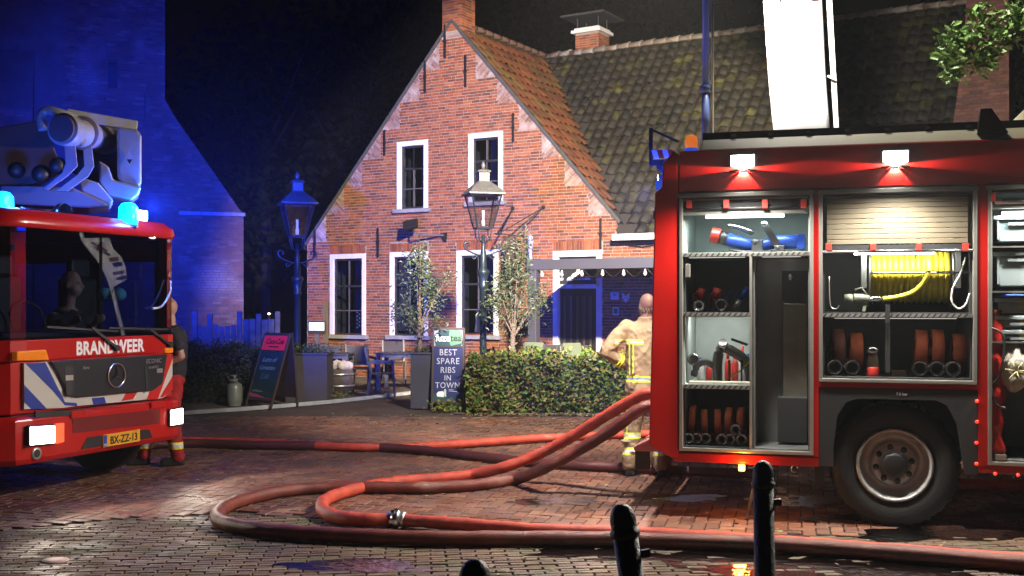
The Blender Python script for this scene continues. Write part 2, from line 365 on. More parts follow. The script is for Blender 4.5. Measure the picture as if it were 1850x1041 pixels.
# puddles: thin water sheets lying between and just over the pavers
def puddle(cx,cy,rx,ry,seed,lab):
    rnd=random.Random(seed); n=56; ph=[rnd.uniform(0,6.3) for _ in range(6)]; vs=[]
    for k in range(n):
        a=2*PI*k/n; r_=1+.22*math.sin(2*a+ph[0])+.16*math.sin(3*a+ph[1])+.10*math.sin(5*a+ph[2])+.07*math.sin(9*a+ph[3])+.04*math.sin(14*a+ph[4]); p=G(cx+rx*r_*math.cos(a),max(HY+150,cy+ry*r_*math.sin(a)),.0022+.0001*seed); vs.append(p)
    b=MB(); b.add(vs,[tuple(range(n))]); o=b.build('puddle',M['puddle'],None,fix=False); o['kind']='structure'; return o
def water_mat():
    m=bpy.data.materials.new('puddle_water'); m.use_nodes=True; N=m.node_tree.nodes; L=m.node_tree.links; N.remove(N['Principled BSDF']); out=[n for n in N if n.type=='OUTPUT_MATERIAL'][0]
    t=N.new('ShaderNodeBsdfTransparent'); t.inputs[0].default_value=(.45,.36,.30,1); g=N.new('ShaderNodeBsdfGlossy'); g.inputs['Roughness'].default_value=.09; mx=N.new('ShaderNodeMixShader'); fr=N.new('ShaderNodeFresnel'); fr.inputs[0].default_value=1.4
    ge=N.new('ShaderNodeNewGeometry'); ns=N.new('ShaderNodeTexNoise'); ns.inputs['Scale'].default_value=14; ns.inputs['Detail'].default_value=3; L.new(ge.outputs['Position'],ns.inputs['Vector']); bp=N.new('ShaderNodeBump'); bp.inputs['Strength'].default_value=.35; bp.inputs['Distance'].default_value=.02; L.new(ns.outputs[0],bp.inputs['Height']); L.new(bp.outputs[0],g.inputs['Normal']); L.new(bp.outputs[0],fr.inputs['Normal'])
    L.new(fr.outputs[0],mx.inputs[0]); L.new(t.outputs[0],mx.inputs[1]); L.new(g.outputs[0],mx.inputs[2]); L.new(mx.outputs[0],out.inputs[0]); return m
M['puddle']=water_mat()
for i,q in enumerate(((1330,1015,150,26),(1560,1030,180,30),(1080,1000,120,12),(1440,905,70,12),(1700,965,130,16),(1250,900,60,6),(640,1022,150,10),(1000,905,70,7),(1520,935,60,7))): puddle(*q,i,'')
# kerb strip and terrace
kp=[G(250,757),G(340,748),G(430,742),G(520,735),G(610,727),G(690,718),G(745,712),G(800,708)]
tp=[(p.x,p.y+.1) for p in kp[:-1]]+[(-1.6,19.2),(-.9,17.55),(2.6,17.45),(7,17.4),(9,22),(2,30),(-16,34),(-22,24)]
t=MB(); t.add([(x,y,-.006) for x,y in tp],[tuple(range(len(tp)))]); struct(t.build('terrace_ground','terrace',fix=False))
cur=smooth_pts(kp,6); k=MB(); k.ring([[p+Vector((0,-.07,-.01)),p+Vector((0,-.07,.055)),p+Vector((0,.07,.055)),p+Vector((0,.07,-.01))] for p in cur],smooth=False); struct(k.build('kerb','kerb',bevel=.01))
# inspection cover in foreground, litter
c=G(100,1013); cv=MB(); cv.lathe([(.0,.006),(.085,.006),(.088,.002),(.088,-.01)],28,o=(c.x,c.y,0)); tag(cv.build('valve_cover',plain('pink_cover',(.62,.40,.32),.6)),'small round pale valve cover set in the mossy paving at the far left','valve cover')
lf=MB(); pts=[]
for _ in range(420):
    y=random.uniform(760,1035) if random.random()<.35 else random.uniform(748,768); x=random.uniform(330,1850) if y>770 else random.uniform(560,1180); p=G(x,y,.008); pts.append(p)
for _ in range(700): pts.append(Vector((random.uniform(-.7,1.9),17.35+random.gauss(0,.13),.012)))
leaves(lf,pts,.055,flat=1,asp=.7); stuff(lf.build('leaf_litter','litter',fix=False),'pale dry leaves scattered over the street and below the hedge','leaves')

# ================================================================== the inn (gable house with long tiled wing)
Hh=thing('brick_inn','old red brick inn with steep gable, white window frames and long mossy pantile roof','house',HS.w(0,0),HS.rz)
PX,PZ=4.3,8.1; EL,ER=3.22,3.5; XR=8.4; k1l=(PZ-EL)/PX; k1=(PZ-ER)/(XR-PX); k2=4.95/4.4
ridge_end=HS(1742,0,4.25)[0]+.25; WX=ridge_end-.2
openings=[(.74,1.84,.99,2.93),(2.55,3.64,1.0,2.94),(4.43,5.53,1.04,2.93),(2.76,3.64,3.93,5.5),(4.75,5.65,4.0,5.53),(6.91,8.07,0,2.86)]
lint=[(.74,1.84,2.93),(2.55,3.64,2.94),(4.43,5.53,2.93),(6.91,8.07,2.86)]
def top(x):
    if x<=PX: return EL+x*k1l
    if x<=XR: return PZ-(x-PX)*k1
    return 3.14
def verge_x(z,side):  # wall edge at height z
    if side<0: return 0 if z<=EL else (z-EL)/k1l
    return WX if z<3.08 else XR if z<ER else PX+(PZ-z)/k1
TT=.80
teethL=[(EL+.05+i*TT*.79,EL+.05+(i+1)*TT*.79) for i in range(7)]; teethR=[(ER+.1+i*TT*.79,ER+.1+(i+1)*TT*.79) for i in range(7)]
def spans(z):
    a=verge_x(z,-1); b=verge_x(z,1)
    for z0,z1 in teethL:
        if z0<=z<z1 and z1<PZ-.4: a=verge_x(z1,-1)
    for z0,z1 in teethR:
        if z0<=z<z1 and z1<PZ-.4: b=verge_x(z1,1)
    if z>PZ-.35: return []
    cuts=[(o[0],o[1]) for o in openings if o[2]<z<o[3]]+[(l[0]-.02,l[1]+.02) for l in lint if l[2]<z<l[2]+.21]
    out=[];x=a
    for c0,c1 in sorted(cuts):
        if c0>x: out.append((x,c0))
        x=max(x,c1)
    if b>x: out.append((x,b))
    return out
# mortar wall with real openings
wl=MB(); xs=sorted({0,PX,XR,WX}|{v for o in openings for v in o[:2]})
for a,b in zip(xs,xs[1:]):
    m_=(a+b)/2; zs=[0]
    for o in sorted([o for o in openings if o[0]<=m_<=o[1]],key=lambda o:o[2]):
        zs+= [o[2],o[3]]
    ta,tb=(3.14,3.14) if a>=XR else (top(a),top(b))
    for i in range(0,len(zs),2):
        z0=zs[i]; last=i+1>=len(zs)
        za,zb=(ta,tb) if last else (zs[i+1],)*2
        if za-z0>.01 or zb-z0>.01: wl.prism([(a,z0),(b,z0),(b,zb),(a,za)],0,.24)
wall=wl.build('wall','mortar',Hh)
bricks=lay(.02,PZ,spans)
place_bricks(bricks,wall,M['brick'],lambda b:(0 if (5.5<b[0]<8.6 and 1.0<b[2]<4.2) else 50)+abs(b[0]-7.6)+abs(b[2]-2.9))
# soldier courses and braided verge bricks
mb=MB()
for x0,x1,z in lint:
    x=x0
    while x<x1-.03: brickbox(mb,x,x+.052,z+.012,z+.20,-.011+random.uniform(-.003,.003)); x+=.063
mb.build('soldier_course','brick',wall,fix=False,kind='stuff')
mb=MB()
for side,teeth in ((-1,teethL),(1,teethR)):
    for z0,z1 in teeth:
        if z1>=PZ-.4: continue
        A=Vector((verge_x(z0,side),z0)); B=Vector((verge_x(z1,side),z1)); C=Vector((B.x,z0)); d=(B-A).normalized(); n=Vector((-d.y,d.x)); n=n if (C-A).dot(n)>0 else -n
        L=(B-A).length; s=.03; hC=(C-A).dot(n); sC=(C-A).dot(d)
        while s<L:
            depth=hC*(s/sC if s<sC else (L-s)/(L-sC)); t=.0; k=random.uniform(0,.15)
            while t<depth-.03:
                l=min(BL if t>0 else BL-k,depth-t); p=A+d*s+n*t
                c=[p-d*.026,p+d*.026,p+d*.026+n*l,p-d*.026+n*l]; y=-.008+random.uniform(-.003,.003)
                mb.add([(v.x,y,v.y) for v in c]+[(v.x,y+.03,v.y) for v in c],[(0,1,2,3),(0,4,5,1),(1,5,6,2),(2,6,7,3),(3,7,4,0)]); t+=l+.012
            s+=.064
# apex fill
for i in range(9):
    z=PZ-.35+i*.06; w=max(.05,(PZ-z)/k1-.03); brickbox(mb,PX-w,PX+w,z,z+.05,-.008)
mb.build('braided_verge_brick','brick_white',wall,fix=True,kind='stuff')
# verge coping
v=MB(); v.bar((-.04,-.01,EL-.03),(PX,-.01,PZ+.03),.07,.06); v.bar((XR+.08,-.01,ER-.08),(PX,-.01,PZ+.03),.07,.06); v.build('verge_coping','lead',Hh)
# chimney on the gable peak
ch=MB(); ch.box(PX-.25,PX+.25,-.02,.55,PZ-.25,PZ+2.2); cho=ch.build('chimney','mortar',Hh)
mb=MB(); z=PZ-.2; k=0
while z<PZ+2.2:
    x=-.25+(.1 if k%2 else 0)-.1
    while x<.25:
        a=max(x,-.25);b=min(x+.2,.25)
        if b-a>.02: brickbox(mb,PX+a,PX+b,z,z+.05,-.035)
        x+=.21
    for yy in (0,.21,.42): mb.box(PX-.262,PX+.262,max(-.015,yy-.03*(k%2)),min(.54,yy+.19),z,z+.05)
    z+=.062;k+=1
mb.build('chimney_brick','brick',cho,fix=False,kind='stuff')
# wall anchors
for px,y0,y1 in ((696,235,281),(769,110,168),(842,100,158),(928,205,257),(805,45,106),(570,414,466),(684,412,465),(1086,395,450)):
    x,z1_=HS(px,y0); _,z0_=HS(px,y1); a=MB(); a.box(x-.018,x+.018,-.05,-.012,z0_,z1_); a.box(x-.03,x+.03,-.052,-.01,(z0_+z1_)/2-.03,(z0_+z1_)/2+.03); a.build('wall_anchor','black',Hh)
# windows
def window(x0,x1,z0,z1,cols=2,rows=3,decor=None):
    f=.115; m=MB(); y0,y1=-.035,.10
    m.box(x0-.0,x0+f,y0,y1,z0+.0,z1); m.box(x1-f,x1,y0,y1,z0,z1); m.box(x0+f,x1-f,y0,y1,z1-f,z1)
    wd=m.build('window','white',Hh,bevel=.008)
    s=MB(); a,b,c,d=x0+f,x1-f,z0,z1-f; t=.045
    for q in ((a,a+t,c,d),(b-t,b,c,d),(a+t,b-t,c,c+t),(a+t,b-t,d-t,d)): s.box(q[0],q[1],.02,.07,q[2],q[3])
    zm=c+(d-c)*.64; s.box(a+t,b-t,.015,.07,zm-.025,zm+.025); s.build('sash','dark',wd,bevel=.004)
    mu=MB(); mu.box((a+b)/2-.012,(a+b)/2+.012,.03,.06,c+t,zm-.026); mu.box((a+b)/2-.012,(a+b)/2+.012,.03,.06,zm+.026,d-t); mu.box(a+t,(a+b)/2-.013,.03,.06,c+(zm-c)*.5-.012,c+(zm-c)*.5+.012);mu.box((a+b)/2+.013,b-t,.03,.06,c+(zm-c)*.5-.012,c+(zm-c)*.5+.012); mu.build('glazing_bar',plain('grey_glazing',(.10,.095,.10),.5),wd)
    zs=[c+t,c+(zm-c)*.5,zm,d-t]
    for i in range(3):
        for j in range(2):
            p=MB(); xa=a+t if j==0 else (a+b)/2; xb=(a+b)/2 if j==0 else b-t; p.add([(xa,.046,zs[i]),(xb,.046,zs[i]),(xb,.046,zs[i+1]),(xa,.046,zs[i+1])],[(0,1,2,3)])
            po=p.build('pane','winglass',wd,fix=False); po.rotation_euler=(random.uniform(-.004,.004),0,random.uniform(-.006,.006))
    s=MB(); s.box(x0-.08,x1+.08,-.10,.05,z0-.09,z0-.002); s.build('sill','stone',wd,bevel=.006)
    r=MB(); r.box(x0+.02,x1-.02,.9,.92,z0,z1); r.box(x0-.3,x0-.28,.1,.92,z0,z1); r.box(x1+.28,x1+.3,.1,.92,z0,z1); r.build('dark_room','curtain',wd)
    if decor=='curtain':
        r=MB(); rs=[]
        for k in range(13): x=a+t+k*.026; rs.append([(x,.12+.03*math.sin(k*1.9),z0+.1),(x,.12+.03*math.sin(k*1.9),z1-.15)])
        r.add([p for q in rs for p in q],[(2*i,2*i+2,2*i+3,2*i+1) for i in range(12)],True); r.build('curtain',plain('grey_curtain',(.16,.14,.15),.9),wd,fix=False)
    if decor=='leaf':
        r=MB()
        for k in range(9):
            cx=b-.16+(.035 if k%2 else -.035)+.01*k%3*.01; r.ell((cx,.040,z0+.18+k*.045),(.03,.003,.022),8,4)
        r.build('window_sticker',plain('frosted_sticker',(.45,.5,.5),.7),wd)
    if decor=='figure':
        r=MB(); r.lathe([(.07,0),(.05,.1),(.035,.25),(.05,.33),(.02,.42),(.035,.46),(.005,.5)],12,o=((a+b)/2-.14,.2,z0+.06)); r.build('window_ornament',plain('pale_ornament',(.5,.5,.55),.6),wd)
    return wd
for i,o in enumerate(openings[:5]): window(*o,decor=[ 'leaf','curtain','figure',None,None][i])
# door with transom and emblem
x0,x1,z1=6.91,8.07,2.86; m=MB(); f=.13
m.box(x0,x0+f,-.04,.12,0,z1); m.box(x1-f,x1,-.04,.12,0,z1); m.box(x0+f,x1-f,-.04,.12,z1-f,z1); m.box(x0+f,x1-f,-.03,.12,2.06,2.15)
dr=m.build('door','white',Hh,bevel=.008)
p=MB(); p.box(x0+f,x1-f,.03,.06,2.15,z1-f); p.build('transom_panel','dark',dr)
p=MB(); p.box(x0+f,x1-f,.05,.09,.05,2.06)
p.build('door_leaf',plain('dark_door',(.03,.026,.024),.35,var=.3),dr,bevel=.005)
for i in range(5):
    p=MB(); xx=x0+f+.08+i*.155; p.box(xx,xx+.055,.035,.051,.25,1.9); p.build('door_slat',plain('brown_slat',(.075,.06,.05),.4),dr,bevel=.01)
e=MB(); cx=(x0+x1)/2; em=[(-.28,2.24),(.30,2.24),(.27,2.30),(.20,2.33),(.15,2.32),(.12,2.38),(.06,2.40),(.04,2.46),(.05,2.52),(0,2.54),(-.05,2.52),(-.03,2.45),(-.06,2.40),(-.13,2.37),(-.17,2.32),(-.23,2.30)]
e.prism([(cx+a,b) for a,b in em],.022,.028); e.box(cx-.44,cx-.36,.022,.028,2.24,2.29); e.build('emblem','text_white',dr)
for k in range(5): e=MB(); e.box(cx-.15+k*.062,cx-.10+k*.062,.022,.028,2.60,2.68); e.box(cx-.155+k*.062,cx-.14+k*.062,.020,.0215,2.62,2.67); e.build('letter_block','text_white',dr,bevel=.012)
e=MB()
for k in range(6): e.box(cx-.17+k*.06,cx-.155+k*.06,.018,.0215,2.255,2.31); e.box(cx-.154+k*.06,cx-.135+k*.06,.018,.0215,2.255+.03*(k%2),2.268+.03*(k%2))
e.build('emblem_strokes','text_black',dr,kind='stuff')
# roofs -----------------------------------------------------------
def tile_geo():
    w,l=.275,.37; n=8; vs=[];fs=[]
    prof=[(i/n*w, .030*math.sin(2*PI*(i/n)-.6)*(1 if i<n else 1)) for i in range(n+1)]
    for y,dz in ((0,.045),(l,.0)):
        vs+=[(x,y,z+dz) for x,z in prof]
    vs+=[(x,0,z+.045-.022) for x,z in prof]
    for i in range(n):
        fs.append((i,i+1,n+2+i,n+1+i)); fs.append((2*n+2+i,2*n+3+i,i+1,i))
    return vs,fs
TV,TF=tile_geo()
def tiled(slots,parent,m,name,lim,key):
    """slots: matrices in house space"""
    slots=sorted(slots,key=key); me=None
    for i,mx in enumerate(slots[:lim]):
        if me is None:
            b=MB(); b.add(TV,TF,True); o=b.build('roof_tile',m,parent,fix=False); me=o.data
        else: o=bpy.data.objects.new('roof_tile',me); COL.objects.link(o); o.parent=parent
        o.matrix_local=mx
    b=MB()
    for mx in slots[lim:]: b.add([mx@Vector(v) for v in TV],TF,True)
    b.build(name,m,parent,fix=False,kind='stuff')
def jit(): return Matrix.Rotation(random.gauss(0,.02),4,'Z')@Matrix.Rotation(random.gauss(0,.025),4,'X')@Matrix.Translation((random.gauss(0,.004),random.gauss(0,.008),random.uniform(0,.012)))
# base planes
RY,RZ=4.25,8.07; y_of=lambda z:-.15+(z-3.12)/k2
vj=y_of(PZ)
b=MB(); b.add([(PX,0.02,PZ),(XR+.12,0.02,ER-.1),(XR+.12,y_of(ER-.1),ER-.1),(PX,vj,PZ),(-.15,.02,EL-.15),(-.15,8,EL-.15),(PX,8,PZ)],[(0,1,2,3),(0,4,5,6)])
rf=b.build('gable_roof',plain('roof_felt',(.03,.025,.02),.9),Hh,fix=False)
b=MB(); b.add([(XR+.12,-.15,3.12),(ridge_end,-.15,3.12),(ridge_end,RY,RZ),(PX,RY,RZ),(ridge_end,2*RY+.15,3.12),(PX,2*RY+.15,3.12)],[(0,1,2,3),(3,2,4,5)])
rm=b.build('wing_roof',plain('roof_felt',(.03,.025,.02),.9),Hh,fix=False)
sl=math.atan(k2); L=(RZ-3.12)/math.sin(sl); slots=[]
for r in range(int(L/.315)+1):
    for c in range(int((ridge_end-PX)/.255)+1):
        x=ridge_end-.26-c*.255; t=r*.315; y=-.15+t*math.cos(sl); z=3.12+t*math.sin(sl)
        vx=PX+(PZ-z)/k1
        if x>vx-.10 and t+.3<L+.1: slots.append(Matrix.Translation((x,y,z+.02))@Matrix.Rotation(sl,4,'X')@jit())
def near_cam(mx): p=Hh_m@mx.translation; return (p-Vector((0,0,CH))).length+(0 if 900<CX+F*p.x/p.y<1780 and HY-F*(p.z-CH)/p.y<260 else 40)
Hh_m=Matrix.Translation(Hh.location)@Matrix.Rotation(HS.rz,4,'Z')
tiled(slots,rm,M['tile_moss'],'pantiles',300,near_cam)
slg=math.atan(k1); Lg=(PZ-ER)/math.sin(slg)+.1; slots=[]
for r in range(int(Lg/.315)):
    for c in range(20):
        t=r*.315; x=XR+.10-t*math.cos(slg); z=ER-.08+t*math.sin(slg); y=.03+c*.255
        if y+.15<y_of(z)+.05: 
            mx=Matrix(((0,-math.cos(slg),math.sin(slg),x),(1,0,0,y),(0,math.sin(slg),math.cos(slg),z+.02),(0,0,0,1)))
            slots.append(mx@jit())
tiled(slots,rf,M['tile_red'],'orange_pantiles',200,lambda m:m.translation.y)
slots=[]; slq=math.atan(k1l)
for r in range(20):
    for c in range(30):
        t=r*.315; x=-.12+t*math.cos(slq); z=EL-.12+t*math.sin(slq)
        if z<PZ-.2: slots.append(Matrix(((0,math.cos(slq),-math.sin(slq),x),(-1,0,0,.28+c*.255),(0,math.sin(slq),math.cos(slq),z+.02),(0,0,0,1)))@jit())
tiled(slots,rf,M['tile_red'],'far_slope_pantiles',0,lambda m:0)
# ridge tiles
me=None; n=int((ridge_end-PX)/.33)
for i in range(n+1):
    x=PX+.1+i*.33
    if me is None:
        b=MB(); rs=[]
        for xx,rr in ((0,.12),(.30,.135),(.36,.15)): rs.append([(xx,rr*math.cos(PI*k/8),rr*math.sin(PI*k/8)-.03) for k in range(9)]+[(xx,-rr*.8,-.05),(xx,0,-.05),(xx,rr*.8,-.05)])
        b.ring(rs); o=b.build('ridge_tile','ridge',Hh); me=o.data
    else: o=bpy.data.objects.new('ridge_tile',me); COL.objects.link(o); o.parent=Hh
    o.location=(x,RY,RZ+.03); o.rotation_euler=(0,random.gauss(0,.02),0)
me=None
for i in range(int((vj)/.36)):
    if me is None:
        b=MB(); rs=[]
        for yy,rr in ((0,.11),(.3,.12),(.38,.13)): rs.append([(rr*math.cos(PI*k/8),yy,rr*math.sin(PI*k/8)-.03) for k in range(9)]+[(-rr*.8,yy,-.05),(0,yy,-.05),(rr*.8,yy,-.05)])
        b.ring(rs); o=b.build('gable_ridge_tile',plain('dark_ridge',(.12,.07,.05),.8),Hh); me=o.data
    else: o=bpy.data.objects.new('gable_ridge_tile',me); COL.objects.link(o); o.parent=Hh
    o.location=(PX,.5+i*.36,PZ+.03)
# wing chimney with flat rain plate, just behind the ridge
def wbricks(mb,x0,x1,y0,y1,z0,z1):
    z=z0;k=0
    while z+.05<=z1:
        for (a,b,fx) in ((x0,x1,True),(y0,y1,False)):
            p=a-(.105 if k%2 else 0)
            while p<b-.02:
                q0,q1=max(p,a),min(p+.2,b)
                if q1-q0>.02:
                    if fx: mb.box(q0,q1,y0-.008,y0+.02,z,z+.05)
                    else: mb.box(x0-.008,x0+.02,q0,q1,z,z+.05); mb.box(x1-.02,x1+.008,q0,q1,z,z+.05)
                p+=.21
        z+=.062;k+=1
cx,_=HS(1070,85,5.0); b=MB(); b.box(cx-.33,cx+.33,4.7,5.3,7.3,8.72); wc=b.build('wing_chimney','mortar',Hh)
b=MB(); wbricks(b,cx-.33,cx+.33,4.7,5.3,8.0,8.70); b.build('wing_chimney_brick','brick',wc,kind='stuff')
b=MB(); b.box(cx-.42,cx+.42,4.6,5.4,8.72,8.80); b.box(cx-.36,cx+.36,4.66,5.34,8.802,8.86); b.build('chimney_cap','white',wc,bevel=.01)
b=MB(); b.box(cx-.62,cx+.62,4.4,5.6,9.12,9.17)
for a in (-.3,.3):
    for c in (4.75,5.25): b.box(cx+a-.012,cx+a+.012,c-.012,c+.012,8.86,9.12)
b.build('rain_plate','lead',wc)
# end gable with tapered brick stack
b=MB(); ex=ridge_end+.12
b.ring([[(ex,-.3,0),(ex+1.0,-.3,0),(ex+1.0,.9,0),(ex,.9,0)],[(ex,.1,4.2),(ex+1.0,.1,4.2),(ex+1.0,.95,4.2),(ex,.95,4.2)],[(ex+.15,.9,6.4),(ex+.9,.9,6.4),(ex+.9,1.6,6.4),(ex+.15,1.6,6.4)],[(ex+.2,1.5,9.6),(ex+.8,1.5,9.6),(ex+.8,2.1,9.6),(ex+.2,2.1,9.6)]],smooth=False)
es=b.build('end_stack',mat('dark_brick_stack',0,.85,colors=[(.12,.045,.03),(.12,.045,.03)],var=.5,vscale=6,bump=.5),Hh)
b=MB(); z=.05;k=0
while z<9.5:
    ks=[(0,-.3,ex,ex+1.0),(4.2,.1,ex,ex+1.0),(6.4,.9,ex+.15,ex+.9),(9.6,1.5,ex+.2,ex+.8)]
    for A,B in zip(ks,ks[1:]):
        if A[0]<=z<B[0]:
            t=(z-A[0])/(B[0]-A[0]); y=A[1]+(B[1]-A[1])*t; xa=A[2]+(B[2]-A[2])*t; xb=A[3]+(B[3]-A[3])*t
    x=xa-(.105 if k%2 else 0)
    while x<xb-.02:
        a,c=max(x,xa),min(x+.2,xb)
        if c-a>.02: b.box(a,c,y-.012,y+.03,z,z+.052)
        x+=.21
    for j in range(4):
        yy=y+.02+j*.21-(.1 if k%2 else 0); b.box(xa-.01,xa+.02,max(y,yy),yy+.2,z,z+.052)
    z+=.065;k+=1
b.build('stack_brick',mat('dark_red_brick',0,.8,colors=[(.10,.035,.025),(.15,.055,.035),(.07,.03,.025),(.18,.08,.06)],var=.5,vscale=6,bump=.5),es,kind='stuff',fix=False)
b=MB(); b.prism([(-.1,0),(2*RY,0),(2*RY+.1,3.0),(RY,RZ-.05),(-.1,3.0)],ridge_end-.25,ridge_end-.02,'yz'); b.build('end_wall','brick_white',Hh)
# gutter, downpipe, eave fascia
b=MB(); b.box(8.13+.3,WX,-.30,-.12,3.03,3.16); b.build('gutter','white',Hh,bevel=.01)
b=MB(); b.box(8.3,WX,-.11,.0,2.98,3.05); b.tube([(8.7,-.06,2.94),(9.0,-.05,2.9),(9.3,-.05,2.94),(9.7,-.05,2.86)],.012,6); b.build('fascia_cable','black',Hh)
for px,py,wd,hg,c in ((1112,535,.19,.15,(.55,.58,.62)),(1114,562,.14,.17,(.5,.55,.5))):
    x,z=HS(px,py); b=MB(); b.box(x-wd/2,x+wd/2,-.045,-.03,z-hg/2,z+hg/2); o=b.build('wall_sign',plain('sign_%d'%px if 0 else 'pale_sign',c,.5),Hh,bevel=.004)
    if py>550: b=MB(); b.box(x-wd/2+.025,x+wd/2-.025,-.05,-.0455,z-hg/2+.03,z+hg/2-.03); b.build('sign_face',plain('green_sign',(.02,.14,.09),.5),o)
    else: b=MB(); b.prism([(x-.06,z+.045),(x+.06,z+.045),(x,z-.005)],-.05,-.0455); b.build('sign_envelope',plain('blue_sign',(.1,.2,.5),.5),o)
x,z=HS(1132,536); b=MB(); b.prism([(x-.08,z+.08),(x,z),(x-.08,z-.06)],-.045,-.03); b.prism([(x+.08,z+.08),(x,z),(x+.08,z-.06)],-.045,-.03); b.prism([(x-.06,z-.07),(x,z-.01),(x+.06,z-.07),(x,z-.13)],-.045,-.03); b.build('wall_sign',plain('pale_sign',(.5,.5,.5)),Hh)

# projecting lamp bracket, banner brackets on the facade (fixed to the wall, part of the inn)
x,z=HS(806,427); b=MB(); b.prism([(x-.14,z+.06),(x+.05,z+.08),(x+.02,z-.13),(x-.03,z-.12)],-.06,-.02); b.bar((x-.03,-.04,z+.02),(x-.62,-.42,z+.03),.035); b.tube([(x-.62,-.42,z+.03),(x-.62,-.42,z+.14)],.02,8)
fl=b.build('floodlight_bracket','black',Hh)
b=MB(); mx=Matrix.Translation((x-.66,-.46,z+.26))@Euler((R(-35),R(-12),R(20))).to_matrix().to_4x4(); b.box(-.17,.17,-.04,.04,-.12,.12,mx); b.build('wall_floodlight','black',fl,bevel=.01)
b=MB()
def hp(px,py,dy=0): a,c=HS(px,py,dy); return (a,dy,c)
b.bar(hp(927,377),hp(898,424,-.9),.025); b.bar(hp(982,375),hp(898,424,-.9),.022); b.bar(hp(982,375),hp(925,425,-.5),.02); b.bar(hp(949,396),hp(949,455,-.05),.025); b.bar(hp(893,422,-.9),hp(960,428,-.1),.02)
for p in ((927,377),(982,375)): b.lathe([(.045,-.03),(.045,0)],10,o=hp(*p),axis='y')
br=b.build('sign_bracket','black',Hh)
b=MB(); a=hp(913,428,-.6); c=hp(938,430,-.5); b.box(a[0],c[0],-.62,-.60,a[2]-.68,a[2]); b.build('hanging_sign',plain('brown_sign',(.09,.05,.035),.6),br,bevel=.01)
b=MB(); rs=[]
x,z=HS(957,425,-.3)
for k in range(9): rs.append([(x-.06+.01*math.sin(k),-.3,z-k*.085),(x+.06+.015*math.sin(k*1.3),-.3+.03*math.sin(k),z-k*.085),(x+.05,-.27,z-k*.085),(x-.05,-.27,z-k*.085)])
b.ring(rs,smooth=True); b.build('rolled_flag',plain('blue_white_flag',(.35,.35,.6),.7),br)
# ------------------------------------------------------------------ pergola
PG=thing('pergola','dark flat pergola with bulbs hanging under its beam in front of the inn door','pergola',HS.w(0,0),HS.rz)
dy=-2.6; xa,za=HS(962,470,dy); xb=xa+5.2; 
b=MB(); b.box(xa-.1,xb,dy-.06,dy+.06,za-.19,za); b.build('beam',plain('grey_beam',(.06,.06,.075),.5),PG,bevel=.01)
b=MB(); b.box(xa-.1,xb,dy+.07,-.06,za-.08,za-.02); b.build('roof_panel','dark',PG)
for xx in (xa+.02,xb-.1): b=MB(); b.box(xx-.09,xx+.09,dy-.061,dy+.10,-.02,za-.19); b.build('post',plain('grey_beam',(.06,.06,.075)),PG,bevel=.01)
rs=[]; b=MB()
for i in range(9):
    x=xa+.25+i*.42; rs+= [(x,dy-.075,za-.2),(x+.21,dy-.075,za-.34)]
b.tube(smooth_pts(rs,4),.006,5); b.build('light_string','black',PG)
for i in range(9):
    x=xa+.25+i*.42; o=MB(); o.lathe([(.012,0),(.02,-.03),(.034,-.08),(.02,-.11),(.004,-.118)],10,o=(x,dy-.075,za-.21)); o.build('bulb',plain('bulb_glass',(.6,.6,.58),.15,spec=.8),PG)
# ================================================================== church tower
CT=thing('church_tower','tall old brick church tower with sloping shoulder, lit blue behind the left fire engine','church tower',CHF.w(0,0),CHF.rz)
def cf(x,y,dy=0): return CHF(x,y,dy)
rx=cf(298,100)[0]; s0=cf(298,180); s1=cf(432,378); gx=cf(440,560)[0]
tp_=[(-6,-.1),(gx,-.1),(gx,s1[1]-.12),(s1[0],s1[1]),(rx+.25,s0[1]-.45),(rx,s0[1]),(rx,14),(-6,14)]
slot=cf(195,113)[0],cf(212,113)[0],cf(200,158)[1],cf(200,113)[1]
b=MB(); x0,x1,z0,z1=slot
for poly in ([(-6,-.1),(gx,-.1),(gx,s1[1]-.12),(s1[0],s1[1]),(rx+.25,s0[1]-.45),(rx,s0[1]),(rx,z0),(-6,z0)],[(-6,z0),(x0,z0),(x0,z1),(-6,z1)],[(x1,z0),(rx,z0),(rx,z1),(x1,z1)],[(-6,z1),(rx,z1),(rx,14),(-6,14)]): b.prism(poly,0,5)
cwall=b.build('wall','mortar_old',CT)
def cspans(z):
    if z<s1[1]-.12: b_=gx
    elif z<s1[1]: b_=s1[0]
    elif z<s0[1]-.45: b_=s1[0]+(rx+.25-s1[0])*(z-s1[1])/(s0[1]-.45-s1[1])
    elif z<s0[1]: b_=rx+.25*(s0[1]-z)/.45
    else: b_=rx
    a_=cf(-30,100)[0]
    return [(a_,x0),(x1,b_)] if z0<z<z1 else [(a_,b_)]
place_bricks(lay(.0,11.5,cspans,L=.225,H=.058,C=.072),cwall,M['brick_old'],lambda b:abs(b[0]-cf(400,0)[0])*1.0+abs(b[2]-3.4)+(30 if b[0]<cf(330,0)[0] else 0),L=.225,H=.058)
b=MB(); b.add([(x0-.02,.25,z0),(x1+.02,.25,z0),(x1+.02,.25,z1),(x0-.02,.25,z1)],[(0,1,2,3)]); b.build('belfry_slot','black',CT,fix=False)
b=MB(); za=cf(340,378)[1]
b.box(rx+.35,gx+.04,-.07,-.0,za-.16,za-.06); b.build('ledge','stone',CT,bevel=.01)
b=MB(); bx=cf(62,200)[0]; b.prism([(-.7,0),(-.7,6.6),(0,8.2),(.1,8.2),(.1,0)],-6,bx,'yz'); bu=b.build('buttress','mortar_old',CT)
b=MB(); z=0
while z<6.5:
    x=bx-3; 
    while x<bx: b.box(x+.005,min(x+.22,bx),-.712,-.68,z,z+.058); x+=.235
    z+=.072
b.build('buttress_brick','brick_old',bu,kind='stuff',fix=False)
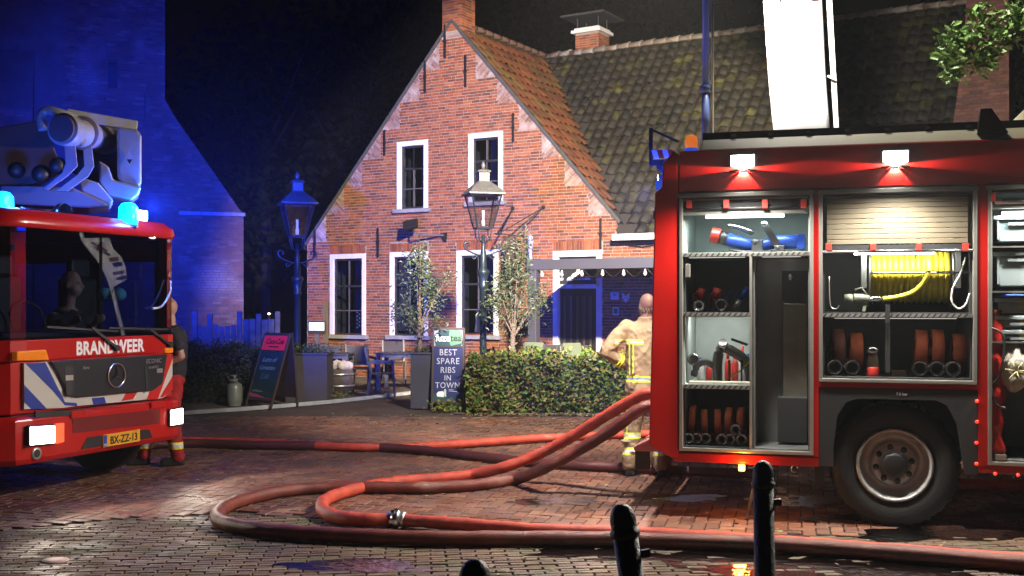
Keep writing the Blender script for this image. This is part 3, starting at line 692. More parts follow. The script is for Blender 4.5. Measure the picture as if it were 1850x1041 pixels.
for px,py in ((262,170),(155,205)):
    x,z=cf(px,py+25); b=MB(); b.box(x-.02,x+.02,-.05,-.01,z-.35,z+.35); b.build('wall_anchor','black',CT)
# ------------------------------------------------------------------ fence between the church and the inn
fo=D(345,640,23); FN=thing('plank_fence','low pale plank fence with concrete posts and arched tops between church and inn','fence',(fo.x,fo.y,0),R(3))
ppm=2000/23.
for i,px in enumerate((352,379,432,466,500)):
    x=(px-345)/ppm; b=MB(); b.box(x-.05,x+.05,-.05,.05,0,1.58-.05*(i%2)); b.build('post','plank',FN,bevel=.01)
for a,c,arch in ((352,379,0),(379,432,0),(432,466,1),(466,500,1)):
    x=(a-345)/ppm+.06; e=(c-345)/ppm-.06; n=max(2,int((e-x)/.12)); w_=(e-x)/n
    for i in range(n):
        t=(i+.5)/n; h=1.32+(.14*math.sin(PI*t) if arch else -.05*math.sin(PI*t)); b=MB(); b.box(x+i*w_+.006,x+(i+1)*w_-.006,-.012,.012,.08,h+random.uniform(-.01,.01)); b.build('plank','plank',FN)
b=MB(); b.box(.08,1.78,.013,.05,.3,.38); b.box(.08,1.78,.013,.05,1.0,1.08); b.build('rail','plank',FN)
p=D(486,567,24.5); t=thing('garden_lamp','tiny warm garden lamp glowing behind the plank fence','lamp',(p.x,p.y,0)); b=MB(); b.cyl((0,0,0),(0,0,p.z-.05),.03,.03,8); b.build('post','black',t); b=MB(); b.ell((0,0,p.z),(.03,.03,.025),10,6); b.build('bulb',mat('warm_lamp',(1,.8,.5),.3,emit=(1,.75,.4),estr=6),t)

# ------------------------------------------------------------------ street lanterns
def lantern(loc,rz,label,top_z):
    L=thing('street_lantern',label,'street lamp',loc,rz,'old iron street lanterns on the terrace'); z=top_z-1.20  # lantern bottom
    b=MB(); b.lathe([(.13,0),(.13,.12),(.10,.16),(.085,.5),(.11,.55),(.075,.62),(.062,.9),(.055,z-1.05),(.075,z-1.03),(.075,z-.97),(.06,z-.95),(.09,z-.80),(.11,z-.76),(.11,z-.72),(.06,z-.68),(.05,z-.4),(.035,z-.34),(.03,z-.10)],20); b.build('post','iron',L)
    for s in (-1,1):
        b=MB(); pts=[(0,0,z-.45),(.12*s,0,z-.44),(.22*s,0,z-.40),(.30*s,0,z-.36),(.345*s,0,z-.29),(.31*s,0,z-.23),(.25*s,0,z-.26),(.26*s,0,z-.31)]
        b.tube(smooth_pts(pts,5),.016,8); b.tube(smooth_pts([(.10*s,0,z-.46),(.17*s,0,z-.52),(.20*s,0,z-.48),(.16*s,0,z-.46)],5),.012,8); b.build('scroll_bracket','iron',L)
    for k in range(4):
        a=PI/4+k*PI/2; b=MB(); b.tube(smooth_pts([(.03*math.cos(a),.03*math.sin(a),z-.22),(.12*math.cos(a),.12*math.sin(a),z-.19),(.16*math.cos(a),.16*math.sin(a),z-.08),(.165*math.cos(a),.165*math.sin(a),z+.02)],4),.010,6); b.build('stay','iron',L)
    def sq(r,zz): return [(r*math.cos(PI/4+k*PI/2),r*math.sin(PI/4+k*PI/2),zz) for k in range(4)]
    b=MB(); b.ring([sq(.20,z),sq(.21,z+.03)],smooth=False)
    lo,hi=sq(.20,z+.03),sq(.375,z+.60)
    for k in range(4): b.bar(lo[k],hi[k],.02)
    for k in range(4): b.bar(hi[k],hi[(k+1)%4],.022)
    b.build('lantern_frame','iron',L)
    lo,hi=sq(.195,z+.032),sq(.365,z+.595)
    for k in range(4):
        b=MB(); b.add([lo[k],lo[(k+1)%4],hi[(k+1)%4],hi[k]],[(0,1,2,3)]); b.build('pane','lampglass',L,fix=False)
    b=MB(); b.ring([sq(.46,z+.60),sq(.455,z+.625),sq(.33,z+.72),sq(.17,z+.82),sq(.15,z+.84)],smooth=False); rf_=b.build('lamp_roof','lead',L)
    b=MB(); b.ring([sq(.13,z+.84),sq(.13,z+.99),sq(.17,z+1.0),sq(.15,z+1.03),sq(.04,z+1.06)],smooth=False); b.lathe([(.03,1.05),(.035,1.09),(.045,1.12),(.03,1.16),(.008,1.20)],10,o=(0,0,z)); b.build('finial','lead',rf_)
    b=MB(); b.cyl((0,0,z+.06),(0,0,z+.16),.03,.03,10); b.cyl((0,0,z+.162),(0,0,z+.33),.022,.022,10); b.build('lamp_tube',plain('opal_glass',(.75,.75,.78),.3,emit=(.8,.8,1),estr=.35),L)
    return L
p=D(537,600,20); lantern((p.x,p.y,0),R(20),'left street lantern standing clear of the inn, dark sky behind it',D(0,310,20).z)
p=D(873,600,19.4); lantern((p.x,p.y,0),R(16),'right street lantern standing in front of the inn gable, behind the leafy hedge',D(0,291,19.4).z)

# ------------------------------------------------------------------ hedges, trees
def hedge(loc,rz,lx,ly,h,n,m,label,size,name='hedge',twig='bark'):
    H=thing(name,label,'hedge',loc,rz)
    pts=[]
    for _ in range(n):
        face=random.random(); x=random.uniform(0,lx); y=random.uniform(0,ly); z=random.uniform(.02,h)
        if face<.5: y=abs(random.gauss(0,.06))
        elif face<.8: z=h-abs(random.gauss(0,.06))
        elif face<.88: x=abs(random.gauss(0,.05))
        x+=.04*math.sin(z*9+y*3); y-=.07*(math.sin(x*5.3)+math.sin(x*11+z*7)*.6)*(1 if z<h*.95 else .3); z+=.05*(math.sin(x*7)+math.sin(x*17+1)*.7)*(z/h)
        if z<.14 and random.random()<.5: continue
        pts.append((x,y,z))
    for _ in range(int(lx*26)):
        cx_=random.uniform(0,lx); cy_=random.uniform(0,ly*.8); cz_=h+random.uniform(-.04,.10)
        for k in range(16): pts.append((cx_+random.gauss(0,.045),cy_+random.gauss(0,.05),cz_+random.gauss(0,.035)))
    for _ in range(int(lx*60)): pts.append((random.uniform(0,lx),-abs(random.gauss(.05,.06)),random.uniform(.03,h*.95)))
    b=MB(); leaves(b,pts,size,asp=.62); b.build('foliage',m,H,fix=False,kind='stuff')
    b=MB()
    for i in range(int(lx*14)):
        x=random.uniform(.05,lx-.05); y=random.uniform(.08,ly-.1)
        b.tube([(x,y,0),(x+random.gauss(0,.05),y,h*.5),(x+random.gauss(0,.1),y+random.gauss(0,.05),h*random.uniform(.85,1.08))],[.014,.009,.003],5)
    b.build('stem',twig,H,kind='stuff')
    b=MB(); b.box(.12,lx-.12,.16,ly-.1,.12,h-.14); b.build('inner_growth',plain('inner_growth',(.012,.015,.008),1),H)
    return H
p=D(847,600,17.55); q=D(1150,600,17.5)
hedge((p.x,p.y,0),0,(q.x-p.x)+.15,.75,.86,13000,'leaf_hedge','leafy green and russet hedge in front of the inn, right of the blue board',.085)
p=D(345,600,19.2); q=D(462,600,19.2)
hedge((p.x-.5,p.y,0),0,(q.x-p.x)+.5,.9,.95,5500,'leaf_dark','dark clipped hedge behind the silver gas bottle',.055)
def shrub(name,loc,label,h,trunk,rx_,m,n,size,cat='tree',top=1.0,group=None):
    T=thing(name,label,cat,loc,random.uniform(0,6)); 
    if group:T['group']=group
    b=MB(); b.tube(smooth_pts([(0,0,0),(.02,.01,trunk*.4),(-.015,.02,trunk*.8),(0,0,trunk+.3)],4),[.06-.02*i/12 for i in range(13)],9); tk=b.build('trunk','bark',T)
    b=MB(); ends=[]
    for i in range(16):
        a=random.uniform(0,2*PI); r=rx_*random.uniform(.35,1.1); z=trunk+random.uniform(.25,h-trunk)*(1 if i%3 else top); 
        if z>h*.8: r*=.45
        mid=(r*.4*math.cos(a),r*.4*math.sin(a),trunk+(z-trunk)*.5); e=(r*math.cos(a),r*math.sin(a),z); b.tube(smooth_pts([(0,0,trunk+.05),mid,e],4),[.02-.0018*k for k in range(9)],5); ends+=[(mid,e)]
    b.build('branch','bark',tk)
    pts=[]
    for _ in range(n):
        mid,e=random.choice(ends); t=random.random()**.6; c=Vector(mid).lerp(Vector(e),t) ; s=.11*(1.5-t)+.02
        pts.append(c+Vector((random.gauss(0,s),random.gauss(0,s),random.gauss(0,s*.9))))
    b=MB(); leaves(b,pts,size,asp=.32); b.build('crown',m,T,fix=False,kind='stuff'); return T
p=D(757,600,18.62); q=D(765,738,18.5)
shrub('olive_tree',(p.x,p.y,.35),'small dark olive tree with thin side sprays, left of the blue board',2.75-.35,.80,.50,'leaf_olive',2500,.08)
p=D(928,600,18.6); shrub('olive_tree',(p.x,p.y,0),'paler olive tree with tall upright tips, growing behind the leafy hedge',2.95,1.12,.50,'leaf_olive',3000,.08,top=1.12)
# overhanging oak at the upper right
OT=thing('oak_tree','oak branch with bright lobed leaves reaching in over the roof at the upper right','tree',(6.6,11.2,0))
b=MB(); b.tube(smooth_pts([(0,0,0),(.05,0,2),(-.1,.1,4),(0,0,7)],4),[.22-.012*i for i in range(13)],12); ot=b.build('trunk','bark',OT)
def ow(x,y,d=10.4): return D(x,y,d)-Vector((6.6,11.2,0))
b=MB(); tips=[]
branches=[[ow(1990,60,10.8),ow(1900,95),ow(1850,70),ow(1800,75),ow(1750,80),ow(1722,100)],[ow(1930,75),ow(1850,50),ow(1800,55),ow(1770,22)],[ow(1850,70),ow(1810,85),ow(1785,108),ow(1765,118)],[ow(1800,75),ow(1760,90),ow(1730,118),ow(1718,140)],[ow(1900,95),ow(1870,15),ow(1840,5)],[ow(1750,80),ow(1730,60)],[ow(1850,70),ow(1842,45),ow(1825,30)],[Vector((0,0,3.6)),ow(1990,60,10.8),ow(1960,70)]]
for br_ in branches: b.tube(smooth_pts(br_,5),.010 if br_ is not branches[-1] else .04,6); 
b.build('branch','bark',ot)
pts=[]
for br_ in branches[:7]:
    sp=smooth_pts(br_,6)
    for i,c in enumerate(sp):
        if i>len(sp)*.35:
            for _ in range(9): pts.append(c+Vector((random.gauss(0,.05),random.gauss(0,.06),random.gauss(0,.05))))
for c in [ow(1720,95),ow(1722,125),ow(1770,20),ow(1765,60),ow(1790,100),ow(1845,10),ow(1712,110),ow(1700,75),ow(1735,70)]:
    for _ in range(30): pts.append(c+Vector((random.gauss(0,.045),random.gauss(0,.05),random.gauss(0,.05))))
b=MB()
for p in pts:    # lobed oak leaves
    s=.095*random.uniform(.7,1.2); q=Euler((random.uniform(-1.1,1.1),random.uniform(-1.1,1.1),random.uniform(0,6.3))).to_matrix()
    out=[(0,0),(.10,.15),(.08,.25),(.22,.38),(.16,.5),(.25,.68),(.13,.78),(.10,.95),(0,1)]
    vs=[(x*s,y*s,abs(x)*s*.3) for x,y in out]+[(-x*s,y*s,abs(x)*s*.3) for x,y in out[1:-1][::-1]]
    b.add([q@Vector(v)+p for v in vs],[tuple(range(9)),(8,9,10,11,12,13,14,15,0)])
b.build('leaf',M['leaf_oak'],OT,fix=False,kind='stuff')
# dark trees beyond
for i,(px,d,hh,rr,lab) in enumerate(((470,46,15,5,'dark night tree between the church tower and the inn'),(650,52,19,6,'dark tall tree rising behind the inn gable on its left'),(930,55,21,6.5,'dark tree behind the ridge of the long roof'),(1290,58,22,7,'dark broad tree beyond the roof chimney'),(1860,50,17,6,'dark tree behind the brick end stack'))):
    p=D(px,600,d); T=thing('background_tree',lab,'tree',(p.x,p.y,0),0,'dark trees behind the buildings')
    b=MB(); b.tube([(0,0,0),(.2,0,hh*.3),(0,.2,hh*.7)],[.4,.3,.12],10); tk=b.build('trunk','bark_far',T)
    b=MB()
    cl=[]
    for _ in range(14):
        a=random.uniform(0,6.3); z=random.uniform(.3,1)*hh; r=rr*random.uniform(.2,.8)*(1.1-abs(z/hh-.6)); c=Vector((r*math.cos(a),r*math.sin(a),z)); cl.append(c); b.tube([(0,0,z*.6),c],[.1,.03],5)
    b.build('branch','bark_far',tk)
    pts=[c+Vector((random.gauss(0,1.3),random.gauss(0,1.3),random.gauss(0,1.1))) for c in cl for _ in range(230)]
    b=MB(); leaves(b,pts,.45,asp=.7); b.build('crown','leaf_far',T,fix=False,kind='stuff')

# ------------------------------------------------------------------ terrace things
def box_thing(name,label,cat,p,rz,w,d,h,m,rim=None):
    T=thing(name,label,cat,(p.x,p.y,0),rz); b=MB(); t=.03
    b.box(-w/2,w/2,0,t,0,h);b.box(-w/2,w/2,d-t,d,0,h);b.box(-w/2,-w/2+t,t,d-t,0,h);b.box(w/2-t,w/2,t,d-t,0,h); b.box(-w/2+t,w/2-t,t,d-t,0,.04); b.build('side_panel',m,T,bevel=.006)
    if rim:
        b=MB(); b.box(-w/2-.02,w/2+.02,-.02,.05,h+.001,h+.035); b.box(-w/2-.02,w/2+.02,d-.05,d+.02,h+.001,h+.035); b.box(-w/2-.02,-w/2+.05,.051,d-.051,h+.001,h+.035); b.box(w/2-.05,w/2+.02,.051,d-.051,h+.001,h+.035); b.build('rim',rim,T,bevel=.004)
    b=MB(); b.box(-w/2+t,w/2-t,t,d-t,h-.10,h-.06); b.build('soil','soil',T)
    return T
p=D(553,727,19.5); A=box_thing('planter_box','big dark brown planter box beside the tilted chalkboard','planter',p,R(-4),.74,.5,.84,'planterb','planter')
b=MB(); leaves(b,[(random.gauss(-.02,.2),random.gauss(.25,.12),.86+abs(random.gauss(0,.09))) for _ in range(500)],.08,asp=.25); b.build('herb','leaf_olive',A,fix=False,kind='stuff')
p=D(768,738,18.35); A=box_thing('planter_box','narrow purple grey planter just left of the blue board','planter',p,R(-8),.50,.5,.90,'planter','planter')
b=MB(); leaves(b,[(random.gauss(-.0,.14),random.gauss(.22,.1),.92+abs(random.gauss(0,.06))) for _ in range(300)],.07,asp=.25); b.build('herb','leaf_olive',A,fix=False,kind='stuff')
# weeds at feet
for px,py,d,n,lab in ((600,716,20,160,'low green weeds between planter box and barrel'),(812,745,17.9,200,'low green shoots at the foot of the blue board'),(390,632,22.5,300,'scruffy plants in front of the plank fence')):
    q=D(px,py,d); b=MB(); leaves(b,[(q.x+random.gauss(0,.16 if n<300 else .5),q.y+random.gauss(0,.1),max(.02,(0 if n<300 else q.z-.1)+abs(random.gauss(.05,.07)))) for _ in range(n)],.07,asp=.5); stuff(b.build('weeds','leaf_hedge' if n<300 else 'leaf_olive',fix=False),lab,'plants')
# half barrel with white stones
p=D(612,712,21.2); Bq=thing('half_barrel','half barrel tub heaped with white stones, next to the planter box','barrel',(p.x,p.y,0))
b=MB(); b.lathe([(.26,0),(.31,.25),(.33,.5),(.30,.5),(.28,.25),(.24,.05),(.01,.04)],24); b.build('tub','wood',Bq)
for z,r in ((.18,.305),(.40,.328)): b=MB(); b.lathe([(r-.01,z-.02),(r+.008,z-.02),(r+.012,z+.02),(r-.008,z+.02)],28,cap=False); b.build('hoop','alu',Bq)
for i in range(11):
    a=i*2.4; r=.22*math.sqrt(i/11); b=MB(); b.ell((r*math.cos(a),r*math.sin(a),.50+.05*(1-r)+random.uniform(0,.03)),(.10,.09,.09),9,6,Euler((i,i*2,0)).to_matrix()); b.build('stone',plain('pale_stone',(.5,.44,.42),.8,bump=.4),Bq)
# gas bottle
p=G(424,734); Gq=thing('gas_bottle','squat silver grey gas bottle on the ground by the dark hedge','gas bottle',(p.x,p.y,0))
b=MB(); b.lathe([(.10,0),(.11,.02),(.105,.03),(.125,.06),(.13,.12),(.13,.30),(.115,.37),(.06,.41),(.03,.42),(.03,.45),(.01,.46)],24); b.build('cylinder',plain('bottle_grey',(.30,.33,.27),.4,metal=.3,var=.3),Gq)
b=MB(); b.tube([(.07*math.cos(a),.07*math.sin(a),.52) for a in [k*PI/8 for k in range(3,14)]],.008,6); b.tube([(.075*math.cos(a),.075*math.sin(a),.44) for a in [k*PI/8 for k in range(3,14)]],.03,6); b.build('collar',plain('bottle_grey',(.30,.33,.27)),Gq)
b=MB(); b.cyl((0,0,.46),(0,0,.51),.02,.02,8); b.box(-.03,.03,-.01,.01,.49,.51); b.build('valve','alu',Gq)
# chairs and tables
def chair():
    C=thing('terrace_chair','x','chair',(0,0,0),0,'terrace chairs outside the inn')
    b=MB(); b.box(-.22,.22,-.22,.22,.43,.46); b.build('seat','cane',C,bevel=.01)
    b=MB(); mx=Matrix.Translation((0,.21,.46))@Matrix.Rotation(R(-12),4,'X'); b.box(-.22,.22,-.012,.012,.04,.44,mx); b.build('backrest','cane',C,bevel=.01)
    for sx in (-.23,.23):
        for y0,y1 in ((-.24,-.20),(.28,.20)): b=MB(); b.bar((sx,y0,0),(sx,y1,.46 if y0>0 else .64),.035,.025); b.build('leg','dark',C)
        b=MB(); b.bar((sx,-.23,.655),(sx,.27,.66),.045,.03); b.build('armrest','dark',C)
        b=MB(); b.bar((sx,.20,.46),(sx,.31,.93),.03); b.build('back_post','dark',C)
    return C
ch0=chair()
CH_=[(652,695,22.2,25,'chair with its back to the wall, between the half barrel and the dark table'),(592,690,22.6,200,'chair behind the planter box, under the menu case'),(690,700,20.6,95,'side-on chair in front, drawn up to the dark table'),(712,690,24.2,10,'chair behind the dark table, below the second window'),(455,690,21.5,30,'chair behind the dark left hedge'),(372,690,21.8,-40,'chair at the far left by the plank fence'),(905,690,20.6,60,'chair between the right lantern and the pale olive tree'),(993,690,20.6,15,'chair right of the pale olive trunk'),(1034,690,20.9,-5,'chair straight before the inn door')]
for i,(px,py,d,rz,lab) in enumerate(CH_):
    p=D(px,py,d); 
    if i==0: ch0.location=(p.x,p.y,0); ch0.rotation_euler.z=R(rz); ch0['label']=lab
    else: copytree(ch0,(p.x,p.y,0),R(rz),lab)
def table(px,d,rz,w,dep,lab,h=.76):
    T=thing('terrace_table',lab,'table',(D(px,600,d).x,d,0),R(rz),'terrace tables outside the inn')
    b=MB(); b.box(-w/2,w/2,-dep/2,dep/2,h-.03,h); b.build('tabletop','dark',T,bevel=.005)
    b=MB(); b.box(-w/2+.03,w/2-.03,-dep/2+.03,dep/2-.03,h-.09,h-.031); b.build('apron',plain('grey_beam',(.06,.06,.075)),T)
    for sx in (-1,1):
        for sy in (-1,1): x=sx*(w/2-.05); y=sy*(dep/2-.05); b=MB(); b.box(x-.035,x+.035,y-.035,y+.035,0,h-.03); b.build('leg',plain('grey_beam',(.06,.06,.075)),T)
table(728,22.3,-8,.95,.75,'dark square table between the side-on chair and the narrow planter'); table(602,21.9,-3,.75,.7,'small table behind the half barrel'); table(400,21,4,1.1,.7,'low table behind the dark left hedge',.72); 
# lounge seats with pale cushions by the door
for px,d,rz,lab in ((1060,20.2,30,'pale green cushion leaning on a lounge seat before the door'),(965,20.4,-20,'pale green cushion leaning behind the hedge by the olive trunk')):
    p=D(px,640,d); T=thing('low_armchair',lab,'seat',(p.x,p.y,0),R(rz)); b=MB(); b.box(-.4,.4,-.35,.35,.1,.62); b.build('base','cane',T,bevel=.02); b=MB(); b.box(-.35,.35,-.33,.28,.622,.72); b.build('seat_cushion','cushion',T,bevel=.03); b=MB(); mx=Matrix.Translation((-.12,.25,.73))@Matrix.Rotation(R(-20),4,'X'); b.box(-.2,.2,-.05,.05,0,.30,mx); b.build('back_cushion','cushion',T,bevel=.03)
p=D(1015,600,21); T=thing('lounge_bench','dark woven bench in front of the inn door, behind the hedge','bench',(p.x,p.y,0),R(-10)); b=MB(); b.box(-.5,.5,-.3,.3,.08,.45); b.build('base','cane',T,bevel=.02); b=MB(); b.box(-.5,.5,.22,.32,.451,.95); b.build('backrest','cane',T,bevel=.02)
# menu case on wooden post & bench left of the inn
p=D(572,595,23.5); MC=thing('menu_case','lit pale menu case on a dark stand at the inn corner','menu board',(p.x,p.y,0),R(-12)); z=D(0,592,23.5).z
b=MB(); b.box(-.20,.20,0,.05,z-.14,z+.13); b.build('frame','dark',MC,bevel=.008); b=MB(); b.box(-.17,.17,-.008,-.002,z-.06,z+.11); b.build('menu_sheet',mat('lit_sheet',(.8,.85,.9),.5,emit=(.6,.75,1),estr=.35),MC); b=MB(); b.box(-.05,.05,.01,.05,0,z-.141); b.build('post','wood',MC)
p=D(588,600,24.2); b=MB(); z=D(0,545,24.2).z; b.box(p.x-.06,p.x+.06,p.y,p.y+.08,0,z); tag(b.build('wooden_post','wood',bevel=.01),'short wooden post at the left corner of the inn, by the first window','post')
# A-boards
def aboard(name,label,p,rz,w,h,lean,head,body,roll=0):
    T=thing(name,label,'sign board',(p.x,p.y,0),rz); 
    piv=bpy.data.objects.new('board',None)
    mx=Matrix.Rotation(R(-lean),4,'X')@Matrix.Rotation(R(roll),4,'Y'); t=.035
    b=MB(); b.box(-w/2-t,-w/2,-.02,.02,0,h,mx); b.box(w/2,w/2+t,-.02,.02,0,h,mx); b.box(-w/2,w/2,-.02,.02,h-t,h,mx); b.box(-w/2,w/2,-.02,.02,.12,.12+t,mx); fr=b.build('board_frame',plain('brown_frame',(.045,.03,.03),.5),T,bevel=.005)
    zh=h-t-head; b=MB(); b.box(-w/2,w/2,-.02,.02,zh-.02,zh,mx); b.build('cross_rail',plain('brown_frame',(.045,.03,.03)),T)
    b=MB(); m2=Matrix.Translation((0,h*math.sin(R(lean))+.16,0))@Matrix.Rotation(math.atan(.13/h),4,'X')
    b.box(-w/2-t,-w/2,-.015,.015,0,h*.97,m2); b.box(w/2,w/2+t,-.015,.015,0,h*.97,m2); b.box(-w/2,w/2,-.01,.01,.15,h*.96,m2)
    b.build('rear_leaf',plain('brown_frame',(.045,.03,.03)),T)
    hd=MB(); hd.box(-w/2,w/2,-.012,.004,zh,h-t,mx); hd.build('header_panel',body[0],T)
    bd=MB(); bd.box(-w/2,w/2,-.012,.004,.12+t,zh-.02,mx); bd.build('face_panel',body[1],T)
    return T,mx,zh
def on(mx,x,z,y=-.0135): return mx@Vector((x,y,z))
def print_poly(T,mx,poly,m,y=-.0132,name='print'):
    b=MB(); b.add([mx@Vector((x,y,z)) for x,z in poly],[tuple(range(len(poly)))]); return b.build(name,m,T,fix=False)
teal=plain('teal_print',(.004,.05,.055),.5,var=0); green=plain('green_print',(.10,.30,.16),.5,var=0); navy=plain('navy_board',(.006,.013,.10),.45,var=.15); wht='text_white'
p=G(808,741); SB,mx,zh=aboard('promotion_board','blue chalk board reading BEST SPARE RIBS IN TOWN, right of the narrow planter',p,R(-3),.47,1.36,9,.27,(plain('header_print',(.34,.36,.36),.5),navy))
w2=.235
er=mx.to_euler(); rt=(PI/2+er.x,0,0)
print_poly(SB,mx,[(-w2+.03,zh),(-w2+.01,zh+.06),(-w2,zh+.17),(-.14,zh+.262),(.17,zh+.266),(w2-.01,zh+.17),(w2-.0,zh+.05),(w2-.02,zh)],teal,-.0128)
print_poly(SB,mx,[(.04,zh+.0),(.0,zh+.12),(.02,zh+.262),(.16,zh+.262),(w2-.02,zh+.16),(w2-.01,zh+.05)],green,-.0131)
text('fuze',.165,'text_white',SB,on(mx,.035,zh+.08,-.0150),rt,sx=.92,off=.004,align='RIGHT'); text('tea',.165,'text_black',SB,on(mx,.035,zh+.08,-.0150),rt,sx=.88,off=.003,align='LEFT')
chalk=plain('chalk',(.62,.64,.72),.9,var=.5,vscale=60)
for i,(s_,sz,z) in enumerate((('BEST',.145,.90),('SPARE',.145,.755),('RIBS',.14,.61),('IN',.125,.485),('TOWN',.135,.36))):
    text(s_,sz,chalk,SB,on(mx,0,z),rt,sx=.88,off=.0005,space=1.12)
print_poly(SB,mx,[(-w2,.157),(w2,.157),(w2,.25),(.12,.20),(0,.19),(-.1,.22),(-w2,.27)],teal,-.0130)
print_poly(SB,mx,[(-.17,.22),(-.06,.21),(-.06,.29),(-.08,.31),(-.15,.30),(-.18,.27)],'text_white',-.0133,'bottle_print'); print_poly(SB,mx,[(-.06,.21),(-.02,.21),(-.02,.32),(-.03,.345),(-.045,.345),(-.06,.32)],plain('pale_print',(.5,.6,.55),.5),-.0136,'bottle_print'); print_poly(SB,mx,[(.02,.315),(.16,.305),(.16,.30),(.02,.31)],'text_white',-.0134); print_poly(SB,mx,[(.02,.335),(.10,.33),(.10,.325),(.02,.33)],'text_white',-.0134)
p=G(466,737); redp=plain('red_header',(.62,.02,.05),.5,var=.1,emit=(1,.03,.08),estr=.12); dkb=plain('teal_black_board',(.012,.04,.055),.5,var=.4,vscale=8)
CB,mx,zh=aboard('drinks_board','tilted chalkboard with red drinks header and faint chalk writing, beside the big planter box',p,R(-38),.60,1.30,19,.26,(redp,dkb))
rt=(PI/2+mx.to_euler().x,0,0)
text('Coca-Cola',.135,plain('dark_red_print',(.09,.0,.01),.5,var=0),CB,on(mx,0,zh+.11),rt,sx=.78,shear=.45,off=.002); print_poly(CB,mx,[(-.13,zh+.05),(.13,zh+.05),(.13,zh+.07),(-.13,zh+.07)],plain('dark_red_print',(.09,.0,.01)),-.0135)
ck2=plain('faint_chalk',(.16,.35,.38),.9,var=.5,vscale=60)
text('Latte of',.11,ck2,CB,on(mx,-.02,.80),rt,shear=.3,off=-.001); text('Genieten',.11,ck2,CB,on(mx,-.02,.66),rt,shear=.3,off=-.001); text('2.50',.12,plain('dim_chalk',(.04,.12,.2),.9),CB,on(mx,-.04,.50),rt,shear=.2)
print_poly(CB,mx,[(-.3,.19),(.3,.16),(.3,.165),(.1,.18),(-.1,.23),(-.3,.25)],plain('pink_print',(.45,.05,.15),.5),-.013); print_poly(CB,mx,[(-.25,.275),(.02,.275),(.02,.285),(-.25,.285)],ck2,-.0135); print_poly(CB,mx,[(-.22,.295),(-.03,.295),(-.03,.303),(-.22,.303)],ck2,-.0135)
# bollards
def bollard(x,y,top,lab,lean=0,rz=0):
    B=thing('bollard',lab,'bollard',(x,y,0),rz,'cast iron bollards along the foreground'); B.rotation_euler=(0,R(lean),rz)
    b=MB(); s=top; b.lathe([(.062,0),(.062,.06),(.05,.09),(.048,s-.13)],24); b.build('shaft',plain('bollard_green',(.014,.022,.019),.5,var=.6,vscale=14,bump=.4,bscale=70,patch=((.05,.045,.035),18,.62,.75)),B)
    b=MB(); b.lathe([(.048,s-.129),(.056,s-.122),(.057,s-.105),(.050,s-.10),(.050,s-.06),(.045,s-.035),(.032,s-.012),(.012,s-.001),(.002,s)],24); b.build('cap',plain('bollard_green',(.010,.018,.016)),B)
    b=MB(); b.box(.046,.085,-.012,.012,s-.215,s-.185); b.build('eyelet','black',B,bevel=.003)
p=D(1120,905,4.2); bollard(p.x+.15,4.2,p.z,'leaning dark bollard in the centre foreground',-8.5)
p=D(1381,832,5.28); bollard(p.x+.01,5.28,p.z,'tall upright bollard before the fire engine rear locker',-1)
p=D(858,1010,3.3); bollard(p.x,3.3,p.z,'bollard of which only the domed head shows at the bottom edge',0)
# ================================================================== right fire engine
FT=thing('fire_engine','large red fire engine at the right, its side lockers open and filled with gear','fire engine',TR.w(0,0),TR.rz)
def T(x,y,dy=0): return TR(x,y,dy)
def tw(x,y,z): return TR.w(x,y,z)
TM=Matrix.Translation(Vector((TR.o.x,TR.o.y,0)))@Matrix.Rotation(TR.rz,4,'Z')
XE=4.6   # body end (towards cab)
# body core behind the lockers
b=MB(); b.box(-1.86,XE,.95,2.45,.50,2.98); b.build('body_core','red',FT,bevel=.02)
# corner column at the rear: tapered inwards at the top, chamfered at the foot
b=MB(); b.prism([(-1.92,.58),(-1.725,.48),(-1.675,.48),(-1.675,2.64),(-1.68,2.97),(-1.72,3.0),(-1.80,2.9),(-1.815,2.70),(-1.87,2.66)],0,.94); b.build('corner_column','red',FT,bevel=.012)
b=MB(); b.box(-1.675,XE,0,.94,2.655,2.995); b.build('upper_panel','red',FT,bevel=.012)
for x0,x1,z0 in ((-.612,-.572,.46),(.60,.668,.44),(1.78,1.86,.44),(3.0,3.08,.44)):
    b=MB(); b.box(x0,x1,0,.94,z0+.075,2.655); b.build('pillar','red',FT)
for x0,x1 in ((-1.72,-.572),(.60,XE)):
    b=MB(); b.box(x0,x1,.003,.94,.455,.53); b.build('sill_rail','red',FT,bevel=.008)
b=MB(); b.box(-.572,.60,0,.94,1.09,1.125); b.build('sill_rail','red',FT)
b=MB(); b.prism([(-1.5,3.0),(-1.5,3.06),(1.5,3.10),(1.5,3.0)],.02,.10) if 0 else b.prism([(.02,2.997),(.16,3.10),(2.3,3.10),(2.42,2.997)],-1.5,XE,'yz'); b.build('roof_deck','cream',FT,bevel=.01)  # deck edge shaped as a slope so the mast light falls on it
b=MB(); b.box(-1.50,XE,.17,.21,3.10,3.16); b.build('roof_rail','dark',FT)
for i in range(7): 
    b=MB(); x=-1.25+i*.30; b.box(x-.02,x+.02,.150,.168,3.115,3.14); b.build('rail_clip','chrome',FT)
b=MB(); b.box(1.0,XE,.5,1.4,3.10,3.30); b.build('roof_locker','cream',FT,bevel=.02)
b=MB(); b.prism([(.60,3.05),(.62,3.24),(.70,3.24),(.82,3.05)],.04,.10); b.build('roof_bracket','black',FT,bevel=.004)
# rear lower step
b=MB(); b.prism([(-2.13,.50),(-1.9,.62),(-1.88,.62),(-1.88,.46),(-2.13,.46)],.5,2.0); b.build('rear_step',plain('pink_step',(.55,.22,.18),.45),FT,bevel=.01)
b=MB(); b.box(-2.12,-2.0,.52,.60,.30,.455); b.build('step_support','black',FT)
